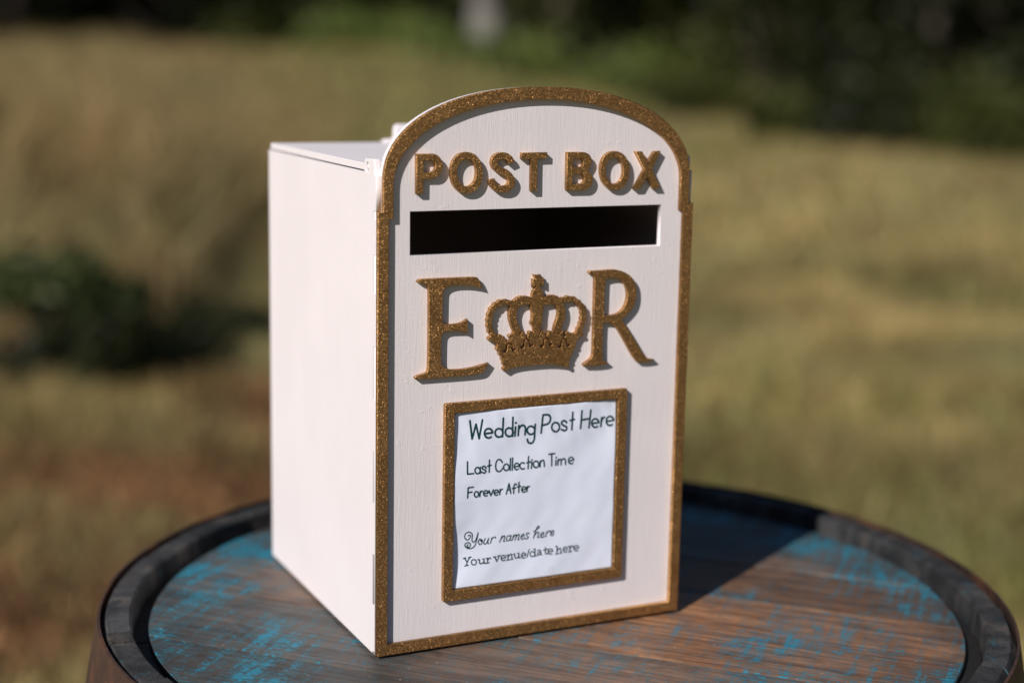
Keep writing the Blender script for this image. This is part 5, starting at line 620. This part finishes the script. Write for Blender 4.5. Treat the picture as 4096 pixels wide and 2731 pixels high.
# the wood's edge on the right, farther away towards the middle
spec = [  # az, dist, height, crown radius, material, label
    (1.5, 44, 9.0, 3.2, M_LMID, "olive green tree standing farthest back above the arch of the box"),
    (5.2, 41, 10.0, 3.6, M_LDARK, "dark tree beyond the meadow just right of the arched box top"),
    (8.6, 37, 9.0, 3.3, M_LMID, "olive tree between two dark trees right of the box"),
    (11.6, 34, 10.5, 3.6, M_LDARK, "big dark tree beyond the meadow in the upper right"),
    (14.6, 30, 9.5, 3.2, M_LDARK, "dark tree second from the right edge of the wood"),
    (18.2, 26, 9.5, 3.2, M_LDARK, "dark tree nearest the camera at the right edge"),
    (22.5, 24, 9.0, 3.0, M_LDARK, "dark tree standing beyond the right edge of the meadow"),
    (-2.6, 52, 10.0, 3.8, M_LMID, "olive tree behind the pale trunk at the back of the meadow"),
    (-7.5, 46, 9.5, 3.6, M_LMID, "olive tree behind the tall weeds, right of the dark one"),
    (-12.5, 40, 9.5, 3.6, M_LDARK, "dark tree behind the tall weeds at the upper left"),
    (-17.5, 34, 9.0, 3.4, M_LDARK, "dark tree at the far left behind the weeds"),
    (-22.5, 30, 9.0, 3.2, M_LDARK, "dark tree beyond the left end of the weed bank"),
]
for az_, d_, h_, rx_, mt, lb in spec:
    tree("woodland_tree", on_ground(az_, d_), h_, rx_, 0.20, 4200, 0.30, mt, lb, crown_z=0.02, spread=0.45, nc=75)
# sunlit bushes along the foot of the wood
for az_, d_, rx_, h_, mt, lb in [
    (2.9, 36, 2.3, 0.85, M_LGREEN, "bright green bush at the meadow's end above the arch"),
    (6.4, 34, 1.7, 0.95, M_LMID, "low olive bush at the foot of the wood behind the box's right shoulder"),
    (10.4, 24.5, 0.7, 0.50, M_LMID, "small olive bush standing forward on the meadow left of the dark one"),
    (12.6, 23.0, 0.75, 0.95, M_LDARK, "small dark bush standing forward of the wood on the right"),
    (15.2, 23.5, 1.2, 0.9, M_LMID, "olive bush at the foot of the wood near the right edge"),
    (17.9, 21.5, 1.0, 0.65, M_LMID, "low olive bush at the right edge below the dark tree"),
    (-5.4, 33, 1.6, 0.42, M_LGREEN, "green bush at the back of the meadow above the lid of the box"),
    (-1.2, 31, 1.7, 0.30, M_LGREEN, "low green bush at the meadow's end at the foot of the pale trunk"),
    (-9.4, 33, 2.0, 0.55, M_LMID, "olive bush behind the right end of the tall weeds"),
]:
    shrub("woodland_bush", on_ground(az_, d_), rx_, rx_ * 0.7, h_, 3200, 0.20, mt, lb, "bush", "bushes along the foot of the wood", spread=0.22)
# closed wood behind: one mass of leaves; ring behind camera added to block sky
N = 60000
az, d = scatter(N, -180, 180, 0, 1)
nf = 34000
az[:nf] = rng.uniform(-30, 30, nf)
dd = np.interp(az, [-180, -90, -30, -18, -8, 0, 10, 20, 30, 90, 180], [30, 30, 36, 42, 56, 60, 44, 34, 30, 28, 30]) + d * 7
x, y = polar_np(az, dd)
z = rng.uniform(0.0, 1.0, N) ** 0.8 * 9.0 * (0.85 + 0.15 * np.sin(az * 1.7)) + ground_z(x, y)
o = leaves("distant_woodland", np.c_[x, y, z], np.where(np.abs(az) > 30, 1.7, 0.75), M_LDARK, None)
tag(o, "dark mass of woodland behind the meadow, with an unseen ring added to block low sky", "woodland", kind="stuff")
# the pale trunks
tree("pale_trunk_tree", on_ground(-1.2, 33), 8.5, 2.2, 0.34, 1800, 0.25, M_LMID, "tree with a pale grey trunk at the top, above the left half of the arch", M_PALE, crown_z=0.5, spread=0.4)
tree("grey_trunk_tree", on_ground(14.6, 27.5), 8.0, 2.0, 0.16, 1800, 0.25, M_LDARK, "slim tree with a grey trunk in the dark wood at upper right", M_BARK, crown_z=0.5, spread=0.4)

# ------------------------------------------------------------------ the barrel
BX, BY = 0.1580, 0.0545
GA = -45.5                                           # direction of the head boards' grain (deg)
barrel = empty("barrel", (BX, BY, 0.0))
tag(barrel, "old dark oak barrel with teal-flecked plank head and rusty hoop", "barrel")
ZT = H0 - 0.0018
R_TOP, R_IN = 0.3148, 0.2980
def bar_r(z):                                         # outer radius of the staves at height z
    t = (z - 0.46) / 0.46
    return 0.362 - (0.362 - 0.3148) * min(1.0, t * t) ** 1.05
def head_board(v0, v1, tone, grey):
    loops = []
    rows = 14
    for r_, z_, e in ((0.2858, 0.0, 0.0010), (0.2865, -0.0010, 0.0009), (0.2873, -0.0050, 0.0008), (0.2972, -0.0085, 0.00035), (0.2972, -0.026, 0.00035)):
        a0, a1 = max(v0 + e, -r_ * 0.9995), min(v1 - e, r_ * 0.9995)
        vs = [a0 + (a1 - a0) * (0.5 - 0.5 * math.cos(math.pi * k / rows)) for k in range(rows + 1)]
        lp = [(math.sqrt(max(0, r_ * r_ - v * v)), v, z_) for v in vs] + [(-math.sqrt(max(0, r_ * r_ - v * v)), v, z_) for v in reversed(vs)]
        loops.append(lp)
    n = len(loops[0])
    V = [v for lp in loops for v in lp]
    F = [tuple(range(n))]
    for k in range(4):
        for j in range(n):
            F.append((k * n + j, k * n + (j + 1) % n, (k + 1) * n + (j + 1) % n, (k + 1) * n + j))
    F.append(tuple(4 * n + j for j in reversed(range(n))))
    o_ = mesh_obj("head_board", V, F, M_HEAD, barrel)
    o_.color = (tone, grey, 0, 1)
    o_.location = (0, 0, ZT + random.uniform(-0.0009, 0.0))
    o_.rotation_euler = (random.uniform(-.002, .002), 0, R(GA))
    return o_
joints = [-0.2971, -0.247, -0.1680, -0.0765, 0.0590, 0.137, 0.217, 0.2971]
tones = [(0.75, 0.5), (0.72, 0.25), (1.0, 0.22), (1.30, -0.40), (0.80, 0.10), (0.95, 0.30), (0.8, 0.4)]
for v0, v1, (tn, gr) in zip(joints[:-1], joints[1:], tones):
    head_board(v0, v1, tn, gr)
# staves: the measured joints on the visible left arc, irregular widths elsewhere
cuts = [3.2, 16.0, 24.5, 38.0, 49.0, 58.5, 72.0, 84.0, 95.0, 108.0, 123.0, 134.0, 144.3, 157.3, 173.6, 177.1, 190.0, 203.0, 214.0, 228.0, 238.0, 251.0, 263.0, 272.0, 286.0, 299.0, 309.0, 318.5, 329.7, 343.0, 363.2]
for a0, a1 in zip(cuts[:-1], cuts[1:]):
    a0r, a1r = R(a0) + 0.0011, R(a1) - 0.0011
    na = max(2, int((a1 - a0) / 3))
    zt = ZT + 0.0098 + random.uniform(-0.0011, 0.0007)
    prof = []                                         # (r, z) closed section, outside up then inside down
    for z_ in np.linspace(0.0, ZT + 0.002, 12):
        prof.append((bar_r(z_), z_))
    prof += [(R_TOP, zt - 0.0012), (R_TOP - 0.0010, zt), (R_IN + 0.0016, zt - 0.0003), (R_IN + 0.0002, zt - 0.0018), (R_IN - 0.0006, ZT - 0.006), (R_IN, ZT - 0.026)]
    for z_ in np.linspace(ZT - 0.05, 0.0, 8):
        prof.append((bar_r(z_) - 0.024, z_))
    V, F = [], []
    m_ = len(prof)
    dr = random.uniform(-0.0011, 0.0006)
    for k in range(na + 1):
        a = a0r + (a1r - a0r) * k / na
        for r_, z_ in prof:
            V.append(((r_ + dr) * math.cos(a), (r_ + dr) * math.sin(a), z_))
    for k in range(na):
        for j in range(m_):
            F.append((k * m_ + j, k * m_ + (j + 1) % m_, (k + 1) * m_ + (j + 1) % m_, (k + 1) * m_ + j))
    F.append(tuple(range(m_))); F.append(tuple(na * m_ + j for j in reversed(range(m_))))
    mesh_obj("stave", V, F, M_STAVE, barrel)
def hoop(z0, z1):
    V, F = [], []
    n = 128
    for k in range(n):
        a = 2 * math.pi * k / n
        for z_, o_ in ((z0, 0.0008), (z0, 0.0028), ((z0 + z1) / 2, 0.0033), (z1, 0.0034), (z1, 0.0016)):
            r_ = max(bar_r(z_), R_TOP if z_ > ZT else 0) + o_ + 0.0004 * math.sin(3 * a + z_ * 9)
            V.append((r_ * math.cos(a), r_ * math.sin(a), z_))
    for k in range(n):
        k2 = (k + 1) % n
        for j in range(5):
            F.append((k * 5 + j, k * 5 + (j + 1) % 5, k2 * 5 + (j + 1) % 5, k2 * 5 + j))
    return mesh_obj("hoop", V, F, M_HOOP, barrel, False)
for z0, z1 in ((ZT - 0.042, ZT + 0.0104), (ZT - 0.155, ZT - 0.115), (ZT - 0.285, ZT - 0.245), (0.245, 0.285), (0.115, 0.155), (0.01, 0.055)):
    hoop(z0, z1)

# ------------------------------------------------------------------ the post box (mm in the front plane, metres elsewhere)
post = empty("post_box", (0, 0, H0))
tag(post, "blush white wooden post box with arched gold glitter trim on the barrel", "post box")
T = 0.0035
PT = 0.0042                                            # panel thickness
Y1 = T + PT                                            # back of the front panel
YB = 0.229
def arch(x0, x1, zs, apex, n, k=44):
    c, a, b = (x0 + x1) / 2, (x1 - x0) / 2, apex - zs
    out = []
    for i in range(k + 1):
        t = math.pi * i / k
        cx, sx = math.cos(t), math.sin(t)
        out.append((c - a * math.copysign(abs(cx) ** (2 / n), cx), zs + b * abs(sx) ** (2 / n)))
    return out
outer = [(0, 0), (0, 289.3), (3.6, 289.3)] + arch(3.6, 224.4, 307.5, 366.5, 2.2) + [(224.4, 289.6), (228, 289.6), (228, 0)]
inner = [(7.4, 7.2), (7.4, 284.9), (10.4, 284.9)] + arch(10.4, 217.6, 305.5, 358.6, 2.06) + [(217.6, 285.0), (220.6, 285.0), (220.6, 7.2)]
panel = [(0.1, 0), (0.1, 289.0), (3.5, 289.0)] + arch(3.5, 224.5, 307.5, 366.3, 2.2) + [(224.5, 289.3), (227.9, 289.3), (227.9, 0)]
slot = [(22.8, 261.3), (22.8, 288.7), (204.6, 288.8), (204.6, 261.0)]
# front panel: its bottom part is finger-jointed into the side panels
fp = plate("front_panel", [panel, slot], T, Y1, M_WHITE, post, 0.00025)
trim = plate("arched_trim", [outer, inner], 0.0, T, M_GOLD, post, 0.00045)
# side panels with finger joints at the front and an ear that carries the lid's pivot
def side_panel(x0, x1, sgn):
    pts = [(YB * 1000, 0.0), (YB * 1000, 313.4), (24.6, 312.6), (24.2, 319.6), (22.8, 321.0), (8.0, 321.2), (6.6, 319.8), (6.4, 311.4), (T * 1000 + 0.05, 311.3), (T * 1000 + 0.05, 289.4), (Y1 * 1000 + 0.15, 289.4)]
    z_ = 289.4
    lps = [[(p_[0], p_[1]) for p_ in pts] + [(Y1 * 1000 + 0.15, 0.0)]]
    hole = [(18.6 + 2.6 * math.cos(t), 315.6 + 3.3 * math.sin(t)) for t in np.linspace(0, 2 * math.pi, 20, endpoint=False)]
    lps.append(hole)
    o_ = plate("side_panel", lps, 0, x1 - x0, M_SIDE, post, 0.0003)
    # plate() lays the outline in xz facing -y; turn it to face sideways
    me = o_.data
    me.transform(Matrix(((0, -1, 0, x1), (1, 0, 0, 0), (0, 0, 1, 0), (0, 0, 0, 1))) if sgn < 0 else Matrix(((0, 1, 0, x0), (1, 0, 0, 0), (0, 0, 1, 0), (0, 0, 0, 1))))
    bm = bmesh.new(); bm.from_mesh(me); bmesh.ops.recalc_face_normals(bm, faces=bm.faces); bm.to_mesh(me); bm.free()
    # finger tongues beside the front panel's edge
    for k, (za, zb) in enumerate([(2, 34), (68, 102), (136, 170), (204, 238), (262, 284)]):
        xa, xb = (-0.00018, x0 + 0.0001) if sgn < 0 else (x1 - 0.0001, 0.22818)
        box("finger_joint", xa, xb, T + 0.0004, Y1 - 0.0001 + 0.0006, za / 1000, zb / 1000, M_SIDE, o_, 0.0002)
    return o_
side_panel(0.0, PT, -1)
side_panel(0.228 - PT, 0.228, 1)
box("back_panel", PT + 0.0002, 0.228 - PT - 0.0002, YB - PT, YB - 0.0004, 0.0, 0.3120, M_SIDE, post)
box("bottom_panel", PT + 0.0002, 0.228 - PT - 0.0002, Y1 + 0.0002, YB - PT - 0.0002, 0.0, 0.004, M_SIDE, post)
# black inside
bm = bmesh.new(); bmesh.ops.create_cube(bm, size=1.0)
for v in bm.verts:
    v.co = (0.114 + v.co.x * 0.2190, (Y1 + YB - PT) / 2 + v.co.y * (YB - PT - Y1 - 0.001), 0.158 + v.co.z * 0.306)
front = [f for f in bm.faces if f.normal.y < -0.5]
bmesh.ops.delete(bm, geom=front, context='FACES_ONLY')
bmesh.ops.reverse_faces(bm, faces=bm.faces[:])
me = bpy.data.meshes.new("inner_lining"); bm.to_mesh(me); bm.free(); me.materials.append(M_BLACK)
link(bpy.data.objects.new("inner_lining", me), post)
for fx, fy in ((0.02, 0.03), (0.208, 0.03), (0.02, 0.205), (0.208, 0.205)):
    box('foot_pad', fx - 0.008, fx + 0.008, fy - 0.008, fy + 0.008, -0.0018, 0.0, M_STAVE, post, 0.0003)
# lid with a lift tab, pivoting on a dowel between the ears
lid = box("lid", 0.0010, 0.2270, 0.0258, 0.2270, -0.0022, 0.0022, M_SIDE, post, 0.0005)
lid.location = (0, 0, 0.3158); lid.rotation_euler = (R(0.32) * -1 + R(0.5), 0, 0)
lid.location.z = 0.3154
tab = plate("lift_tab", [[(88, 0), (88.6, 2.6), (97.0, 3.2), (97.6, 12.0), (99.4, 14.0), (128.6, 14.0), (130.4, 12.0), (131.0, 3.2), (139.4, 2.6), (140, 0)]], 0.2215, 0.2263, M_SIDE, lid, 0.0006)
tab.location = (0, 0, 0.0018)
def dowel(x0, x1, y, z, r):
    V, F = limb_mesh([((x0, y, z), (x1, y, z), r, r)], 16)
    return mesh_obj("pivot_dowel", V, F, M_SIDE, lid, True)
dw = dowel(0.0008, 0.2272, 0.0192, 0.0, 0.0021)
box("pivot_bar", 0.006, 0.222, 0.0125, 0.0256, -0.0018, 0.0016, M_SIDE, lid, 0.0006)
# raised letters and crown
for key, nm, lb in (("P", "letter", None), ("O", "letter", None), ("S", "letter", None), ("T", "letter", None), ("B", "letter", None), ("O2", "letter", None), ("X", "letter", None), ("E", "large_letter", None), ("R", "large_letter", None), ("CROWN", "crown_emblem", "raised gold crown between the large letters")):
    o_ = plate(nm, SHAPES[key], 0.0, T - 0.00002, M_GOLD, post, 0.00022)
    if lb:
        o_["label"] = lb
# notice frame, rounded corners
def rrect(x0, x1, z0, z1, r, k=5):
    out = []
    for cx, cz, a0 in ((x1 - r, z1 - r, 0), (x0 + r, z1 - r, 90), (x0 + r, z0 + r, 180), (x1 - r, z0 + r, 270)):
        for i in range(k + 1):
            a = R(a0 + 90 * i / k)
            out.append((cx + r * math.cos(a), cz + r * math.sin(a)))
    return out
plate("notice_frame", [rrect(46.5, 181.4, 30.7, 164.6, 1.3), rrect(53.4, 174.4, 37.9, 157.9, 0.8)], 0.0, T - 0.00002, M_GOLD, post, 0.00045)

# ------------------------------------------------------------------ the paper notice tucked into its frame
X0, X1_, Z0, Z1 = 53.9, 173.9, 38.3, 157.5
def paper_d(x, z):
    """how far (mm) the wavy sheet lies behind the front face of the frame"""
    L_ = np.interp(z, [38, 42, 50, 62, 75, 85, 98, 110, 130, 150, 158], [2.2, 2.7, 3.1, 3.1, 2.6, 1.7, 0.9, 0.9, 1.9, 2.3, 2.7])
    U_ = np.interp(x, [54, 76, 84, 148, 158, 173], [2.6, 0.9, 0.55, 0.55, 1.3, 2.5])
    D_ = np.interp(x, [54, 80, 120, 174], [2.2, 1.6, 1.3, 1.4])
    G_ = np.interp(z, [38, 80, 140, 158], [1.4, 1.2, 1.4, 2.5])
    e = 1.2
    wl_, wr_, wb_, wt_ = 1 / (x - X0 + e) ** 2, 1 / (X1_ - x + e) ** 2, 1 / (z - Z0 + e) ** 2, 1 / (Z1 - z + e) ** 2
    wc = 1 / 30.0 ** 2
    base = (L_ * wl_ + G_ * wr_ + D_ * wb_ + U_ * wt_ + 1.7 * wc) / (wl_ + wr_ + wb_ + wt_ + wc)
    w = 0.35 * np.sin(x * 0.11 + 0.9 * np.sin(z * 0.07)) * np.sin(z * 0.083 + 0.6) + 0.07 * np.sin(x * 0.19 + 1.3 * np.sin(z * 0.11) + 1.0) * np.sin(z * 0.14 + x * 0.05) + 0.04 * np.sin(x * 0.37 - z * 0.12 + np.sin(z * 0.2)) + 0.10 * np.sin((x * 0.6 + z * 0.25) * 0.9) * np.exp(-((z - 146) / 12) ** 2)
    return np.clip(base + w, 0.35, 3.25)
nx, nz = 121, 121
gx, gz = np.meshgrid(np.linspace(X0, X1_, nx), np.linspace(Z0, Z1, nz))
gd = paper_d(gx, gz)
V = np.c_[gx.ravel(), gd.ravel(), gz.ravel()] / 1000
i = np.arange(nx * nz).reshape(nz, nx)
F = np.c_[i[:-1, :-1].ravel(), i[:-1, 1:].ravel(), i[1:, 1:].ravel(), i[1:, :-1].ravel()]
F = F[~((F == i[-1, 0]).any(1))]                       # the rounded upper left corner
paper = tri_soup("paper_notice", V, F, M_PAPER)
paper.data.shade_smooth()
sol = paper.modifiers.new("thickness", 'SOLIDIFY'); sol.thickness = 0.00010; sol.offset = -1
paper.location = (0, 0, H0)
tag(paper, "wavy white paper notice with dark green lettering inside the small gold frame", "notice")
def text_line(key, width, lb):
    V, F = [], []
    for s in TEXT[key]:
        P_ = np.array(s, float)
        # resample
        seg = np.hypot(*np.diff(P_, axis=0).T)
        cum = np.r_[0, np.cumsum(seg)]
        if cum[-1] < 0.3:
            V0 = len(V); V.append((P_[0, 0], P_[0, 1]))
            for k in range(12):
                a = 2 * math.pi * k / 12; V.append((P_[0, 0] + width * 0.62 * math.cos(a), P_[0, 1] + width * 0.62 * math.sin(a)))
            F += [(V0, V0 + 1 + k, V0 + 1 + (k + 1) % 12) for k in range(12)]
            continue
        Q = [P_[0]]
        for a_, b_ in zip(P_[:-1], P_[1:]):
            m_ = max(1, int(np.hypot(*(b_ - a_)) / 1.0))
            for k in range(1, m_ + 1):
                Q.append(a_ + (b_ - a_) * k / m_)
        Q = [q for k, q in enumerate(Q) if k == 0 or np.hypot(*(q - Q[k - 1])) > 1e-4]
        hw = width / 2
        for k in range(len(Q) - 1):                     # one capsule quad per step, a small disc at every joint
            d_ = Q[k + 1] - Q[k]; d_ = d_ / np.hypot(*d_); n_ = np.array([-d_[1], d_[0]]) * hw
            b0 = len(V)
            V += [tuple(Q[k] + n_), tuple(Q[k] - n_), tuple(Q[k + 1] - n_), tuple(Q[k + 1] + n_)]
            F.append((b0, b0 + 1, b0 + 2, b0 + 3))
        for q in Q:
            V0 = len(V)
            for k in range(8):
                a = 2 * math.pi * k / 8; V.append((q[0] + hw * math.cos(a), q[1] + hw * math.sin(a)))
            F.append(tuple(V0 + k for k in range(8)))
    A_ = np.array(V)
    lift = 0.05 + 0.00005 * np.arange(len(A_)) / max(1, len(A_)) * 200
    dep = paper_d(A_[:, 0], A_[:, 1])
    A_ = A_ + (dep - 3.0)[:, None] * np.c_[(A_[:, 0] + 342.4) / 908.3, (A_[:, 1] - 387.6) / 908.3]   # measured on a flat sheet, carried to the wavy one
    Y_ = paper_d(A_[:, 0], A_[:, 1]) - lift
    me = bpy.data.meshes.new("text_line")
    me.from_pydata([(a / 1000, y_ / 1000, b / 1000) for (a, b), y_ in zip(A_, Y_)], [], F)
    me.materials.append(M_INK)
    o_ = link(bpy.data.objects.new("text_line", me), paper)
    o_["label"] = lb
text_line("T1", 1.45, "printed line Wedding Post Here")
text_line("T2", 1.15, "printed line Last Collection Time")
text_line("T3", 1.12, "printed line Forever After")
text_line("T4", 0.85, "script line Your names here")
text_line("T5", 0.88, "typewriter line Your venue/date here")
